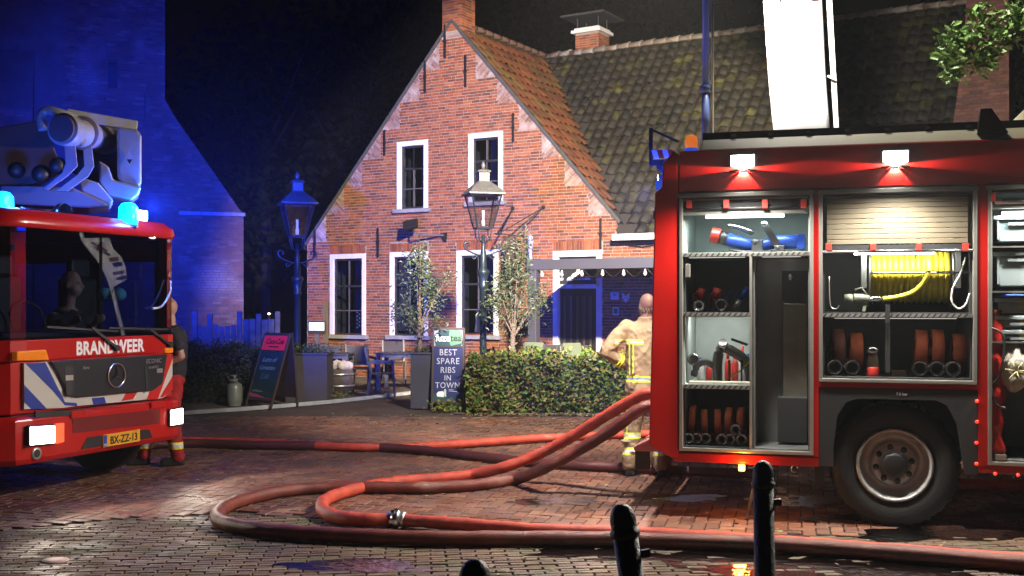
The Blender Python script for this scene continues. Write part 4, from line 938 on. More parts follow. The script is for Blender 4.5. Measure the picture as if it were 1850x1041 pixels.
# silver frames round each locker
def frame(x0,x1,z0,z1):
    b=MB(); t=.028
    b.box(x0,x0+t,-.012,.05,z0+t,z1-.035); b.box(x1-t,x1,-.012,.05,z0+t,z1-.035); b.box(x0,x1,-.012,.05,z0,z0+t); b.box(x0-.01,x1+.01,-.02,.05,z1-.033,z1); return b.build('locker_frame','alu',FT,bevel=.004)
LK=[(-1.67,-.612,.545,2.645),(-.57,.592,1.13,2.645),(.668,1.78,.52,2.645),(1.86,3.0,.52,2.645)]
for q in LK[:3]: frame(*q)
def interior(x0,x1,z0,z1,m,dep=.9,mt=None):
    b=MB(); t=.012; b.box(x0,x1,dep-.02,dep,z0,z1); b.box(x0,x0+t,.05,dep-.02,z0,z1); b.box(x1-t,x1,.05,dep-.02,z0,z1); b.box(x0+t,x1-t,.02,dep-.02,z1-t,z1); b.box(x0+t,x1-t,.02,dep-.02,z0,z0+t); return b.build('locker_liner',m,FT)
def checker_lip(x0,x1,z):
    b=MB(); b.box(x0,x1,.015,.85,z-.012,z); b.box(x0,x1,.0,.014,z-.018,z+.012); o=b.build('shelf','alu',FT); b=MB(); n=int((x1-x0)/.045)
    for i in range(n):
        x=x0+i*.045; b.add([(x,-.004,z-.016),(x+.014,-.004,z-.016),(x+.036,-.004,z+.010),(x+.022,-.004,z+.010)],[(0,1,2,3)])
    b.build('tread_pattern','dark',o,fix=False,kind='stuff')
    return o
# locker 1
x0,x1=-1.642,-.64
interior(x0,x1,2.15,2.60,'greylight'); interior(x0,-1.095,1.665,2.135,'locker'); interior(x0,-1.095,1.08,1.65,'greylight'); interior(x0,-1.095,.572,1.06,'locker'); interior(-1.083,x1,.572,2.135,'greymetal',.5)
for z in (2.147,): checker_lip(x0,x1,z)
for z in (1.662,1.074): checker_lip(x0,-1.10,z)
b=MB(); b.box(-1.108,-1.088,.0,.5,.575,2.13); b.build('partition','alu',FT)
b=MB(); b.box(x0,x1,.02,.10,2.47,2.50); b.build('shutter_bar','alu',FT); b=MB(); b.cyl((x0+.02,.02,2.515),(x1-.02,.02,2.515),.014,.014,10); b.box(x0,x1,.03,.16,2.53,2.60); b.build('shutter_roll','dark',FT)
for px in (1245,1312,1382,1452): x,z=T(px,372); b=MB(); b.box(x-.022,x+.022,-.012,.02,z-.02,z+.05); b.build('shutter_latch','redp',FT,bevel=.003)
b=MB(); b.box(x0+.18,x1-.2,.06,.10,2.445,2.465); b.build('led_or_fill_strip','ledwhite',FT)
b=MB(); x,z=T(1240,488); b.box(x-.01,x+.03,-.0,.03,z-.06,z+.05); b.build('cable_clip','alu',FT,bevel=.004)
# cabinet panels inside the tall compartment
b=MB(); x,z=T(1400,640); b.box(-.86,-.66,.40,.49,.60,1.75); b.build('tall_case',plain('tan_metal',(.26,.25,.20),.4,metal=.5,var=.4,vscale=5),FT,bevel=.01)
b=MB(); b.box(-.90,-.66,.30,.39,.60,.98); b.build('lower_case','locker',FT,bevel=.01)
b=MB(); b.prism([(-.87,1.78),(-.78,1.72),(-.68,1.86),(-.66,2.02),(-.87,2.02)],.44,.49); b.build('pump_badge','locker',FT); b=MB(); b.ell((-.80,.43,1.97),(.02,.01,.03),10,6); b.build('badge_dot','alu',FT)
# locker 2: shutter, reel space
x0,x1=-.54,.562
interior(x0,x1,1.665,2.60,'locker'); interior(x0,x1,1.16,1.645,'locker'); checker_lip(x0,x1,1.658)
zt,zb=2.575,2.21; n=9
for i in range(n):
    z1=zt-i*(zt-zb)/n; b=MB(); b.box(x0+.03,x1-.03,.028,.04,z1-(zt-zb)/n+.003,z1); b.build('shutter_slat','slat',FT,bevel=.003)
b=MB(); b.box(x0+.01,x1-.01,.012,.05,2.165,2.206); b.build('shutter_bottom','dark',FT); b=MB(); b.cyl((x0,.0,2.155),(x1,.0,2.155),.013,.013,10); b.build('shutter_handle','chrome',FT)
for px in (1497,1577,1660,1744): x,z=T(px,447); b=MB(); b.box(x-.022,x+.022,-.015,.011,z-.025,z+.03); b.build('shutter_latch','redp',FT,bevel=.003)
b=MB(); b.box(-.3,.3,.08,.11,2.135,2.15); b.build('led_or_fill_strip','ledwhite',FT)
# locker 3
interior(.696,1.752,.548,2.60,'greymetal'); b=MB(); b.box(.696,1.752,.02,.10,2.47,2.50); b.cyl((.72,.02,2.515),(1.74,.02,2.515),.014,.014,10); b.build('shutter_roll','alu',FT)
x,z=T(1793,360); b=MB(); b.box(x-.022,x+.022,-.012,.02,z-.02,z+.05); b.build('shutter_latch','redp',FT)
b=MB(); b.box(.78,1.65,.06,.1,2.43,2.45); b.build('led_or_fill_strip','ledwhite',FT)
# closed shutter of locker 4 (beyond the frame), cab
b=MB()
for i in range(22): b.box(1.87,2.99,.02,.04,.55+i*.094,.55+i*.094+.09)
b.build('closed_shutter','slat',FT)
b=MB(); b.prism([(XE+.05,.55),(XE+2.6,.55),(XE+2.65,1.6),(XE+2.45,2.75),(XE+.05,2.85)],.02,2.45); b.build('cab','red',FT,bevel=.05)
b=MB(); b.prism([(XE+1.3,1.6),(XE+2.3,1.6),(XE+2.15,2.5),(XE+1.3,2.5)],.005,.019); b.prism([(XE+.25,1.6),(XE+1.15,1.6),(XE+1.15,2.5),(XE+.25,2.5)],.005,.019); b.build('cab_window','black',FT)
# wheel arch panel
b=MB(); ar=[(-.572,.46),(-.46,.46),(-.46,.62),(-.43,.86),(-.36,.97),(-.28,1.0),(.30,1.0),(.38,.96),(.45,.82),(.505,.44),(.60,.44),(.60,1.088),(-.572,1.088)]; b.prism(ar,.004,.05); b.build('wheel_arch',plain('dark_grey_panel',(.035,.037,.04),.4,var=.25),FT,bevel=.004)
b=MB(); b.box(-.56,.6,.05,.9,1.0,1.085); b.box(-.57,-.53,.05,.9,.45,1.0); b.box(.56,.6,.05,.9,.45,1.0); b.box(-.53,.56,.85,.9,.45,1.0); b.build('wheel_housing','black',FT)
text('7.5 bar',.03,'text_white',FT,(.05,-.001+.003,1.035))
def wheel(x,parent,y=.07,r=.485,mud=True):
    b=MB(); b.lathe([(.29,.03),(.32,-.0),(.40,-.012),(.45,.0),(r-.01,.03),(r,.06),(r,.24),(r-.02,.28),(.35,.30),(.29,.28)],48,o=(x,y,r-.005),axis='y',cap=False)
    ty=b.build('tyre','rubber',parent)
    b=MB()
    for k in range(56):
        a=2*PI*k/56; c,s=math.cos(a),math.sin(a); m=Matrix.Translation((x,y,r-.005))@Matrix.Rotation(-a,4,'Y')
        b.box(r-.004,r+.008,.05,.25,-.018,.018,m)
    b.build('tread_block','rubber',ty,kind='stuff')
    b=MB(); b.lathe([(.292,.02),(.285,-.005),(.272,-.010),(.262,.004),(.25,.06),(.235,.10),(.20,.13),(.175,.10),(.172,.085),(.10,.085),(.098,.10),(.04,.10)],48,o=(x,y,r-.005),axis='y',cap=False); rm_=b.build('rim',plain('worn_rim',(.60,.62,.62),.35,metal=.3,var=.35,vscale=12),parent)
    b=MB(); b.lathe([(.097,.03),(.094,-.0),(.07,-.01),(.005,-.012)],28,o=(x,y,r-.005),axis='y'); b.build('hub','black',rm_)
    for k in range(8):
        a=2*PI*k/8+.2; b=MB(); b.lathe([(.024,.088),(.024,.079),(.001,.078)],12,o=(x+.136*math.cos(a),y,r-.005+.136*math.sin(a)),axis='y'); b.build('hand_hole','black',rm_)
wheel(.0,FT); wheel(XE+1.1,FT)
b=MB(); b.lathe([(.29,.03),(.45,.0),(.485,.06),(.485,.5),(.3,.5)],40,o=(0,1.9,.48),axis='y'); b.build('far_wheel','rubber',FT)
b=MB(); b.cyl((0,.3,.48),(0,1.9,.48),.07,.07,12); b.box(-1.7,6.5,.95,1.1,.52,.68); b.box(-1.7,6.5,1.5,1.65,.52,.68); b.build('chassis','black',FT)
x,z=T(1480,845); b=MB(); b.box(x-.035,x+.035,.08,.35,z-.16,.455); b.build('mudflap','rubber',FT)
x,z=T(1435,850); b=MB(); b.tube([(x+.025*math.cos(a),.1,z+.03*math.sin(a)) for a in [k*PI/5 for k in range(9)]],.009,6); b.cyl((x,.1,z+.03),(x,.1,.46),.006,.006,6); b.build('tow_shackle','chrome',FT)
x,z=T(1800,865); b=MB(); b.box(x-.05,x+.05,.2,.5,z-.04,.455); b.build('stabiliser_foot','black',FT)
# lamps of the body
def flood(px,py):
    x,z=T(px,py); b=MB(); b.box(x-.105,x+.105,-.075,-.002,z-.045,z+.065); h=b.build('scene_light','black',FT,bevel=.01)
    b=MB(); b.box(x-.09,x+.09,-.083,-.0755,z-.04,z+.045); b.build('lamp_face','lampwhite',h,bevel=.003)
    return x,z,h
for px,py in ((1343,293),(1617,286)):
    x,z,h_=flood(px,py)
    fb=MB()
    for k in range(-4,5):
        a=k*.27; fb.bar((x+.035*math.sin(a)*1.5,-.028,z-.052-.01),(x+.075*math.sin(a)*1.6,-.028,z-.052-.035*math.cos(a)),.005,.05)
    fb.build('streak_fin','black',h_,kind='stuff'); lamp('POINT','streak_glow',tw(x,-.028,z-.054),LP['fin'],(1,.93,.82),size=.004)  # added fins split an added point lamp into streaks on the panel
    p=tw(x,-.26,z-.07); q=tw(x,-2.0,0); lamp('SPOT','scene_spot',p,LP['flood'],(1,.93,.82),q,.05,165,.5)
x=1.35; b=MB(); b.box(x-.105,x+.105,-.075,-.002,2.83,2.94); h=b.build('scene_light','black',FT,bevel=.01); b=MB(); b.box(x-.09,x+.09,-.083,-.0755,2.835,2.92); b.build('lamp_face','lampwhite',h)
lamp('SPOT','scene_spot',tw(x,-.13,2.82),LP['flood'],(1,.93,.82),tw(x,-2.2,0),.05,165,.5)
x,z=T(1340,845); b=MB(); b.box(x-.025,x+.025,-.012,.0,z-.025,z+.025); b.build('amber_marker','amberlit',FT,bevel=.005)
lamp('POINT','amber_point',tw(x,-.06,z),LP['amber'],(1,.35,.03),size=.02)
for px,py in ((1765,725),(1765,762),(1764,800),(1764,838),(1798,856),(1839,858)): x,z=T(px,py); b=MB(); b.lathe([(.014,0),(.012,-.008),(.002,-.011)],12,o=(x,-.0,z),axis='y'); b.build('red_marker','redlit',FT)
# beacon, ladder end, blue corner lamp on the rear
x,z=T(1249,268,.25); b=MB(); b.lathe([(.055,-.045),(.055,.0)],18,o=(x,.25,z)); bc=b.build('beacon_base','blueoff',FT); b=MB(); b.lathe([(.052,.001),(.055,.06),(.042,.10),(.012,.115)],18,o=(x,.25,z)); b.build('amber_beacon',mat('beacon_amber',(.7,.15,.02),.15,var=0,coat=.8,emit=(1,.22,.03),estr=.6),FT)
x,z=T(1200,338,.3); b=MB(); b.box(x-.045,x+.04,.1,.5,z-.045,z+.04); b.build('blue_corner_lamp','blueoff',FT,bevel=.008)
x,z=T(1187,385,.0); b=MB(); b.box(x-.035,x+.0,.02,.08,z-.05,z+.03); b.build('rear_bracket','black',FT,bevel=.004)
p0=T(1176,232,.4); p1=T(1176,300,.4); b=MB(); b.bar((p0[0],.4,p0[1]),(p1[0],.4,p1[1]),.03); b.bar((p0[0],.4,p0[1]-.01),(p0[0]+.24,.35,p0[1]-.13),.02); b.box(p0[0],p0[0]+.20,.38,.42,p1[1]-.0,p1[1]+.05); b.bar((p1[0]+.06,.4,p1[1]),(p1[0]+.2,.4,p1[1]-.12),.05); b.build('ladder_bracket','black',FT)
for i in range(4):
    b=MB(); a=p0[0]+.03+i*.045; zz=p1[1]+.06; b.prism([(a,zz),(a+.045,zz),(a+.025,zz+.07),(a-.02,zz+.07)],.36,.37); b.build('chevron','redp' if i%2 else 'white',FT)
# light mast with floodlights on its head (above the picture)
mx_,mz=T(1275,250,.75)
MAST=Vector((mx_,.75,0)); b=MB(); b.cyl((mx_,.75,3.05),(mx_,.75,3.62),.036,.036,16); b.lathe([(.036,3.60),(.055,3.61),(.055,3.66),(.033,3.67)],16,o=(mx_,.75,0)); b.cyl((mx_,.75,3.66),(mx_,.75,6.9),.031,.026,16); b.build('light_mast',plain('mast_blue_lit',(.25,.34,.75),.3),FT)  # blue beacon light is put into the mast's base colour
b=MB(); b.cyl((mx_+.06,.74,3.1),(mx_+.06,.74,6.6),.012,.012,8); b.build('mast_cable','alu',FT)
b=MB(); b.box(mx_-.5,mx_+.5,.71,.79,6.9,6.96)
for k in (-.38,.38): b.box(mx_+k-.14,mx_+k+.14,.80,.92,6.85,7.10)
mh=b.build('mast_head','black',FT,bevel=.01)
for k in (-.38,.38): b=MB(); b.box(mx_+k-.12,mx_+k+.12,.925,.935,6.87,7.08); b.build('mast_lamp','lampwhite',mh)
lamp('SPOT','mast_spot',tw(mx_-.1,1.05,6.95),LP['mast'],(1,.83,.62),HS.w(7.2,0,3.2),.18,50,.3)
lamp('SPOT','mast_spot_low',tw(mx_-.3,.99,6.85),LP['mast_h'],(1,.90,.78),(.6,17.8,.4),.1,58,.6)
lamp('SPOT','rear_blue_sweep',tw(-1.97,.28,2.72),LP['blue_door'],(.015,.06,1),HS.w(7.3,0,1.2),.03,34,.9)
lamp('POINT','rear_blue_flash',tw(-1.93,.30,2.72),LP['blue_r'],(.02,.07,1),size=.03)
lamp('SPOT','mast_spot_left',tw(mx_-.38,.99,6.85),LP['mast_l'],(1,.88,.78),D(175,290,10.8),.1,24,.6)
lamp('SPOT','mast_spot_roof',tw(mx_+.38,1.05,6.95),LP['mast_b'],(1,.9,.75),HS.w(11.5,2,5),.2,60,.8)
lamp('SPOT','rear_spot',tw(-1.98,.9,2.9),LP['rear'],(1,.90,.78),tw(-4.4,-.2,0),.06,140,.5)
b=MB(); b.box(-1.95,-1.865,.75,1.0,2.80,2.90); h=b.build('rear_work_light','black',FT,bevel=.008); b=MB(); b.box(-1.958,-1.951,.77,.98,2.81,2.89); b.build('lamp_face','lampwhite',h)
# locker lights
lamp('AREA','locker_led',tw(-1.15,.14,2.44),LP['led'],(.85,1,.97),tw(-1.15,.35,1),sx=.7,sy=.03)
lamp('AREA','reel_led',tw(.0,.06,2.13),LP['reel'],(1,.98,.85),tw(0,.5,1.7),sx=.8,sy=.03)
lamp('AREA','crate_led',tw(1.2,.04,2.44),LP['led']*1.3,(.85,1,.98),tw(1.2,.55,1),sx=.9,sy=.03)

for xx,zz,ll in ((-1.37,2.12,.45),(-1.37,1.64,.45),(-1.37,1.05,.45),(-.86,2.12,.3),(0,1.63,.9)):
    b=MB(); b.box(xx-ll/2,xx+ll/2,.03,.05,zz,zz+.008); b.build('led_or_fill_strip',plain('shelf_fill_strip',(1,1,1),.3,emit=(1,.97,.9),estr=1.2),FT)  # added glowing strips and fill lamps to brighten the lower shelves
    lamp('AREA','shelf_fill',tw(xx,.06,zz-.005),LP['low']*ll/.45,(1,.95,.85),tw(xx,.45,zz-.6),sx=ll,sy=.02)
lamp('AREA','pump_fill',tw(-1.37,.30,1.62),3.0,(1,.98,.9),tw(-1.37,.75,1.2),sx=.4,sy=.03)  # added fill lamp brightening the bottles and liner, no fitting there
# ---- equipment resting in the lockers
def eq(name,label,cat,x,y,z,rz=0,group=None): p=tw(x,y,z); return thing(name,label,cat,p,TR.rz+rz,group)
def sized(px,py,dy): return T(px,py,dy)
# rescue cutters on the top shelf
x,z=T(1285,445,.25); E_=eq('rescue_cutter','blue hydraulic rescue cutter with red end cap on the top locker shelf','rescue tool',x,.25,2.152)
b=MB(); b.cyl((0,0,.17),(.07,0,.15),.062,.066,18); b.build('end_cap','redp',E_,bevel=.006); b=MB(); b.cyl((.071,0,.15),(.13,0,.13),.055,.055,16); b.build('collar','black',E_)
b=MB(); b.cyl((.131,0,.13),(.34,0,.07),.055,.05,16); b.build('cylinder','blue',E_); b=MB(); b.tube([(.14,0,.24),(.22,0,.22),(.34,0,.17)],.013,8);b.tube([(.14,-.04,.25),(.22,-.04,.23),(.36,-.03,.18)],.013,8); b.build('handle','chrome',E_)
b=MB(); b.box(.33,.42,-.05,.05,.02,.12); b.ell((.36,-.03,.10),(.03,.03,.03)); b.build('pivot_block','dark',E_,bevel=.008); b=MB(); b.cyl((.40,0,.06),(.55,0,.07),.035,.02,12); b.build('blade','blue',E_)
b=MB(); b.tube([(.15,-.06,.04),(.25,-.07,.0+.02),(.5,-.07,.02)],.010,8); b.build('hose_tail','black',E_)
x,z=T(1395,440,.25); E_=eq('rescue_spreader','blue hydraulic spreader with upright steel arm, right on the top locker shelf','rescue tool',x,.25,2.152)
b=MB(); b.cyl((-.12,0,.07),(.02,0,.10),.035,.05,16); b.cyl((.021,0,.10),(.20,0,.10),.06,.055,16); b.box(.20,.26,-.05,.05,.04,.16); b.build('cylinder','blue',E_,bevel=.006)
b=MB(); b.bar((-.06,-.05,.25),(.05,-.06,.06),.055,.02); b.ell((-.06,-.05,.25),(.03,.02,.03)); b.build('steel_arm','chrome',E_); b=MB(); b.box(.02,.10,-.08,.04,.0,.07); b.ell((.05,-.075,.05),(.02,.01,.02)); b.build('joint','dark',E_,bevel=.01); b=MB(); b.bar((-.3,-.04,.015),(.16,-.04,.015),.02,.03); b.build('carry_bar','dark',E_)
# couplings rings
def ring_obj(px,py,dy,lab,r=.062,m='chrome',z=None,tilt=0,hose=None):
    x,zz=T(px,py,dy); o=eq('hose_coupling',lab,'hose coupling',x,dy,z if z is not None else zz-r,0,'hose couplings in the lockers')
    b=MB(); b.lathe([(r,0),(r+.006,.01),(r+.004,.03),(r-.004,.05),(r-.012,.05),(r-.012,.0)],24,o=(0,0,r+.006),axis='y',cap=False); b.lathe([(r-.003,-.001),(r-.012,-.002),(r-.012,.03)],24,o=(0,0,r+.006),axis='y',cap=False); b.build('locking_ring',m,o)
    b=MB(); b.lathe([(r-.014,.02),(r-.016,.005),(r-.022,.004),(r-.022,.03)],20,o=(0,0,r+.006),axis='y',cap=False)
    for k in (0,2.1,4.2): b.box(-.006,.006,-.004,.01,r-.02,r-.006,Matrix.Translation((0,0,r+.006))@Matrix.Rotation(k+px,4,'Y'))
    b.build('inner_seal','greymetal',o)
    b=MB(); b.lathe([(r-.013,.049),(r-.013,.2)],16,o=(0,0,r+.006),axis='y'); b.build('hose_end',hose or 'black',o)
    return o
for px,py,lab in ((1508,665,'leftmost coupling ring on the floor of the middle locker'),(1540,662,'second coupling ring from the left in the middle locker'),(1662,669,'coupling ring just right of the strap in the middle locker'),(1693,669,'second last coupling ring at right in the middle locker'),(1722,668,'rightmost coupling ring in the middle locker')): ring_obj(px,py,.12,lab,z=1.172)
for i,(px,py,lab) in enumerate(((1244,803,'leftmost coupling ring at the foot of the rear locker'),(1259,803,'second coupling ring at the foot of the rear locker'),(1275,802,'third coupling ring at the foot of the rear locker'),(1304,804,'fourth coupling ring at the foot of the rear locker'),(1318,806,'fifth coupling ring at the foot, below the raised one'),(1340,804,'last coupling ring at the foot, beside the partition'),(1329,790,'raised coupling ring lying on two others at the foot of the rear locker'))): ring_obj(px,py,.10+.012*(i%3),lab,r=.046,z=.584 if i<6 else .668)
ring_obj(1262,547,.15,'bright coupling ring on the second shelf of the rear locker',r=.048,z=1.676); ring_obj(1302,547,.2,'coupling ring beside the blue nozzle on the second shelf',r=.055,z=1.676)
# nozzles on second shelf
for px,lab,c,bl in ((1262,'red handled nozzle standing behind the bright coupling ring','redp',0),(1292,'red and steel nozzle leaning on the second shelf','redp',0),(1325,'blue nozzle lying askew on the second shelf','blue',1)):
    x,z=T(px,540,.3); o=eq('hose_nozzle',lab,'nozzle',x,.32,1.676); b=MB(); b.cyl((0,0,.0),(.05*bl,0,.11),.03,.022,12); b.build('barrel',plain('pale_steel',(.4,.4,.42),.3,metal=.7),o); b=MB(); b.cyl((.05*bl,0,.11),(.10*bl+.02,0,.2),.03,.036,12); b.build('tip',c,o); b=MB(); b.tube([(-.03,-.03,.08),(-.05,-.03,.14),(0,-.03,.17)],.008,6); b.build('handle',c,o)
# pump manifold
x,z=T(1290,640,.2); o=eq('pump_manifold','grey pipe manifold of the pump on the third shelf of the rear locker','pump',-1.38,.22,1.082)
b=MB(); b.tube(smooth_pts([(0,0,0),(0,0,.20),(.04,0,.30),(.14,-.02,.26),(.22,-.02,.2),(.26,0,.10),(.27,0,0)],5),.042,14); b.build('pipe','greymetal',o); b=MB(); b.tube(smooth_pts([(-.20,0,.06),(-.16,0,.16),(-.09,0,.18),(-.02,0,.14)],5),.03,12); b.build('side_pipe','greymetal',o)
b=MB(); b.cyl((.05,-.09,.35),(.05,-.03,.30),.035,.035,14); b.lathe([(.036,0),(.05,.01),(.05,.025),(.03,.03)],16,o=(-.2,-.03,.20),axis='y'); b.box(-.02,.12,-.06,.0,.38,.40,Matrix.Rotation(R(20),4,'Y')); b.build('valve','chrome',o); b=MB(); b.tube([(.10,-.05,.05),(.2,-.06,.12),(.27,-.05,.2)],.008,6); b.build('yellow_rod','yellow',o); b=MB(); b.cyl((.10,-.08,0),(.10,-.08,.18),.008,.008,8); b.cyl((.2,-.08,0),(.2,-.08,.18),.008,.008,8); b.ell((.1,-.08,.19),(.014,.014,.014)); b.ell((.2,-.08,.19),(.014,.014,.014)); b.build('lever','black',o)
b=MB(); b.box(-.22,.28,-.18,-.05,.0,.03); b.build('tray',plain('pale_tray',(.5,.5,.42),.5),o,bevel=.005)
for i,(dx,c,h) in enumerate(((-.17,'white',.20),(-.10,'redp',.18),(-.02,'white',.28),(.06,'redp',.26),(.12,'redp',.26),(.18,'white',.30),(.24,'redp',.24))):
    o=eq('spray_bottle','bottle '+['with white body at the left end behind the pipes','with red body second from left behind the pipes','tall white one third from left behind the pipes','with red cap above the pipe bend','with red cap beside the pipe bend','tallest white one near the partition','short red one against the partition'][i],'bottle',-1.38+dx,.5,1.082,0,'bottles behind the pump pipes')
    b=MB(); b.lathe([(.026,0),(.028,.02),(.028,h*.6),(.012,h*.75)],14); b.build('body',plain('bottle_white',(.7,.7,.7),.4) if c=='white' else 'redp',o); b=MB(); b.lathe([(.013,h*.75),(.014,h),(.004,h+.004)],12); b.build('cap','redp' if i in(2,3,4,5) else 'blue',o)
# hose rolls
def roll(x,z,dy,w_,r,lab,m='roll'):
    o=eq('hose_roll',lab,'hose roll',x,dy+r,z+r,0,'flat hose rolls in the lockers'); b=MB()
    for k in range(4): rr=r-k*.018; b.lathe([(rr-.014,-w_/2+.004*k),(rr,-w_/2+.002),(rr,w_/2-.002),(rr-.014,w_/2-.004*k)],32,axis='x',cap=False)
    b.lathe([(.03,-w_/2),(.03,w_/2)],12,axis='x'); b.build('flat_hose',m,o); o.rotation_euler=(0,random.uniform(-.05,.05),TR.rz+random.uniform(-.12,.12)); sc_=random.uniform(.86,1.02); o.scale=(1,sc_,sc_); o.location.z-=r*(1-sc_); return o
for i,px in enumerate((1250,1272,1296,1318,1342)): x,z=T(px,760,.2); roll(x-.01,.60,.18,.052,.15,'rolled flat hose '+['at the left end','second from left','in the middle','second from the partition','next to the partition'][i]+' at the foot of the rear locker')
for i,(px,ww) in enumerate(((1513,.09),(1546,.10),(1665,.09),(1695,.09),(1736,.10))): x,z=T(px,640,.25); roll(x,1.175,.22,ww,.19,'rolled flat hose '+['far left','second from left, brightest orange','right of the strap','fourth from left','far right, half hidden in dark'][i]+' in the middle locker',M['roll'] if i==1 else mat('dark_roll',(.16,.05,.03),.8) if i==0 else M['dark_roll'] if 'dark_roll' in M else M['roll'])
# standing nozzle in middle locker
x,z=T(1577,672,.12); o=eq('branch_pipe','steel topped branch pipe standing on a red base in the middle locker','nozzle',x,.13,1.172)
b=MB(); b.lathe([(.05,0),(.052,.07),(.048,.075)],20); b.build('base','redp',o,bevel=.003); b=MB(); b.lathe([(.049,.076),(.036,.16),(.034,.18)],20); b.build('canvas_sleeve',plain('canvas',(.42,.38,.28),.9),o); b=MB(); b.lathe([(.034,.181),(.048,.19),(.05,.21),(.035,.235),(.01,.24)],20); b.build('cap','chrome',o)
x,z=T(1603,600,.05); b=MB(); b.box(x-.018,x+.018,.0,.006,1.21,1.70); b.box(x-.016,x+.016,-.03,-.004,1.60,1.74); o=b.build('strap','rubber',FT)
x,z=T(1624,655,.2); b=MB(); b.box(-.055,.055,-.02,.02,0,.045); o=b.build('small_box',plain('tan_box',(.3,.22,.12),.6),bevel=.004); o.matrix_world=TM@Matrix.Translation((x,.2,1.172)); tag(o,'small tan box right of the strap on the middle locker floor','box')
# yellow hose reel
xa_,za_=T(1572,462,.25); xb_,zb_=T(1716,462,.25); o=eq('hose_reel','drum of bright yellow hose under the roller shutter of the middle locker','hose reel',(xa_+xb_)/2,.42,1.99)
w_=(xb_-xa_); b=MB(); n=14; 
for k in range(n): x=-w_/2+(k+.5)*w_/n; b.lathe([(.225,x-w_/n/2+.001),(.234,x-w_/n*.35),(.243,x-.003),(.243,x+.003),(.234,x+w_/n*.35),(.225,x+w_/n/2-.001)],40,axis='x',cap=False)
b.build('wound_hose','yellow',o)
for s in (-1,1):
    b=MB(); b.lathe([(.27,0),(.27,.012),(.05,.012)],40,o=(s*(w_/2+.012),0,0),axis='x'); b.build('flange','alu',o)
    b=MB(); b.box(s*(w_/2+.05)-.02,s*(w_/2+.05)+.02,-.28,.1,-.12,.16); b.build('bracket','greymetal',o)
b=MB(); b.cyl((-w_/2,-.27,.0),(w_/2+.12,-.27,.0),.012,.012,10); b.build('guide_bar','chrome',o)
pts=[(T(a,c,.12)[0],.12,T(a,c,.12)[1]) for a,c in ((1678,462),(1678,490),(1668,512),(1645,530),(1615,538),(1595,540))]; pts=[(pts[0][0],.2,pts[0][2])]+pts[1:]
org=Vector(((xa_+xb_)/2,.42,1.99)); b=MB(); b.tube([Vector(p)-org for p in smooth_pts(pts,6)],.021,10); b.build('hose_tail','yellow',o)
x,z=T(1578,540,.12); o2=eq('reel_nozzle','worn grey pistol nozzle on the end of the yellow hose','nozzle',x,.12,z); b=MB(); b.cyl((.06,0,0),(-.03,0,.0),.02,.02,12); b.build('connector','chrome',o2); b=MB(); b.cyl((-.031,0,0),(-.15,0,.01),.03,.035,14); b.lathe([(.035,-.22),(.042,-.17),(.036,-.155)],14,axis='x'); b.tube([(-.05,0,.03),(-.09,0,.085),(-.14,0,.07)],.010,8); b.bar((-.06,0,-.02),(-.075,0,-.10),.025); b.build('pistol_body',plain('worn_green_grey',(.16,.18,.13),.5,var=.5,vscale=30),o2)
pts=[(T(a,c,.06)[0],.06,T(a,c,.06)[1]) for a,c in ((1745,465),(1735,495),(1722,520),(1720,545),(1732,558),(1745,550),(1752,530))]; b=MB(); b.tube(smooth_pts(pts,5),.008,8); b.build('white_cable',plain('white_cable',(.6,.6,.55),.5),FT)
pts=[(T(a,c,.05)[0],.05,T(a,c,.05)[1]) for a,c in ((1498,500),(1500,550),(1510,558),(1516,552))]; b=MB(); b.tube(smooth_pts(pts,5),.0035,6); b.build('thin_cable','alu',FT)
# crates
def crate(px,y0,y1,lab,lbl=None,lid='greymetal'):
    x,z1=T(px,y0,.08); _,z0=T(px,y1,.08); h=z1-z0; o=eq('storage_crate',lab,'crate',x,.08,z0,0,'pale grey crates stacked in the front locker'); m=plain('crate_grey',(.36,.45,.47),.55,var=.15)
    b=MB(); b.prism([(.02,0),(.70,0),(.72,h-.035),(.0,h-.035)],.0,.6); b.build('box',m,o,bevel=.01); b=MB(); b.box(-.025,.745,-.02,.62,h-.034,h-.003); b.build('rim',m if lid=='greymetal' else lid,o,bevel=.006); b=MB(); b.box(.005,.02,-.012,-.002,.02,h-.04); b.box(.08,.66,-.016,-.002,h-.075,h-.055); b.build('rib',m,o)
    if lbl: b=MB(); b.box(.14,.5,-.012,-.004,h*.5-.02,h*.5+.035); b.build('yellow_label',plain('yellow_tape',(.65,.55,.02),.5),o)
crate(1800,390,438,'top pale crate in the front locker'); crate(1800,455,518,'second crate from the top, largest of the stack'); crate(1802,538,566,'thin crate with yellow label below the blue cloth',1); crate(1804,570,592,'thin crate with yellow label, second from the bottom',1); crate(1804,596,614,'lowest thin crate just above the white sack',1)
for z in (445,526,617): x,zz=T(1800,z,.05); b=MB(); b.box(.70,1.75,.04,.8,zz-.012,zz); b.build('shelf','alu',FT)
x,z=T(1830,534,.1); b=MB(); b.ell((0,0,0),(.12,.08,.018)); o=b.build('blue_cloth',plain('blue_cloth',(.01,.06,.5),.8)); o.matrix_world=TM@Matrix.Translation((x,.1,z)); tag(o,'folded blue cloth on top of a crate in the front locker','cloth')
b=MB(); x,z=T(1800,700,.12); zz0=T(1800,820,.12)[1]; zz1=T(1800,560,.12)[1]
b.tube(smooth_pts([(0,0,0),(-.015,0,.25),(.0,0,.5),(-.01,0,.8),(.0,0,zz1-zz0)],6),[.045+.012*math.sin(i*1.3)+(.012 if i<20 else 0) for i in range(25)],12); o=b.build('long_red_bag',plain('red_tarp',(.5,.02,.015),.35,bump=.5,bscale=22)); o.matrix_world=TM@Matrix.Translation((x,.1,zz0)); tag(o,'tall crumpled red bag standing at the left of the front locker','bag')
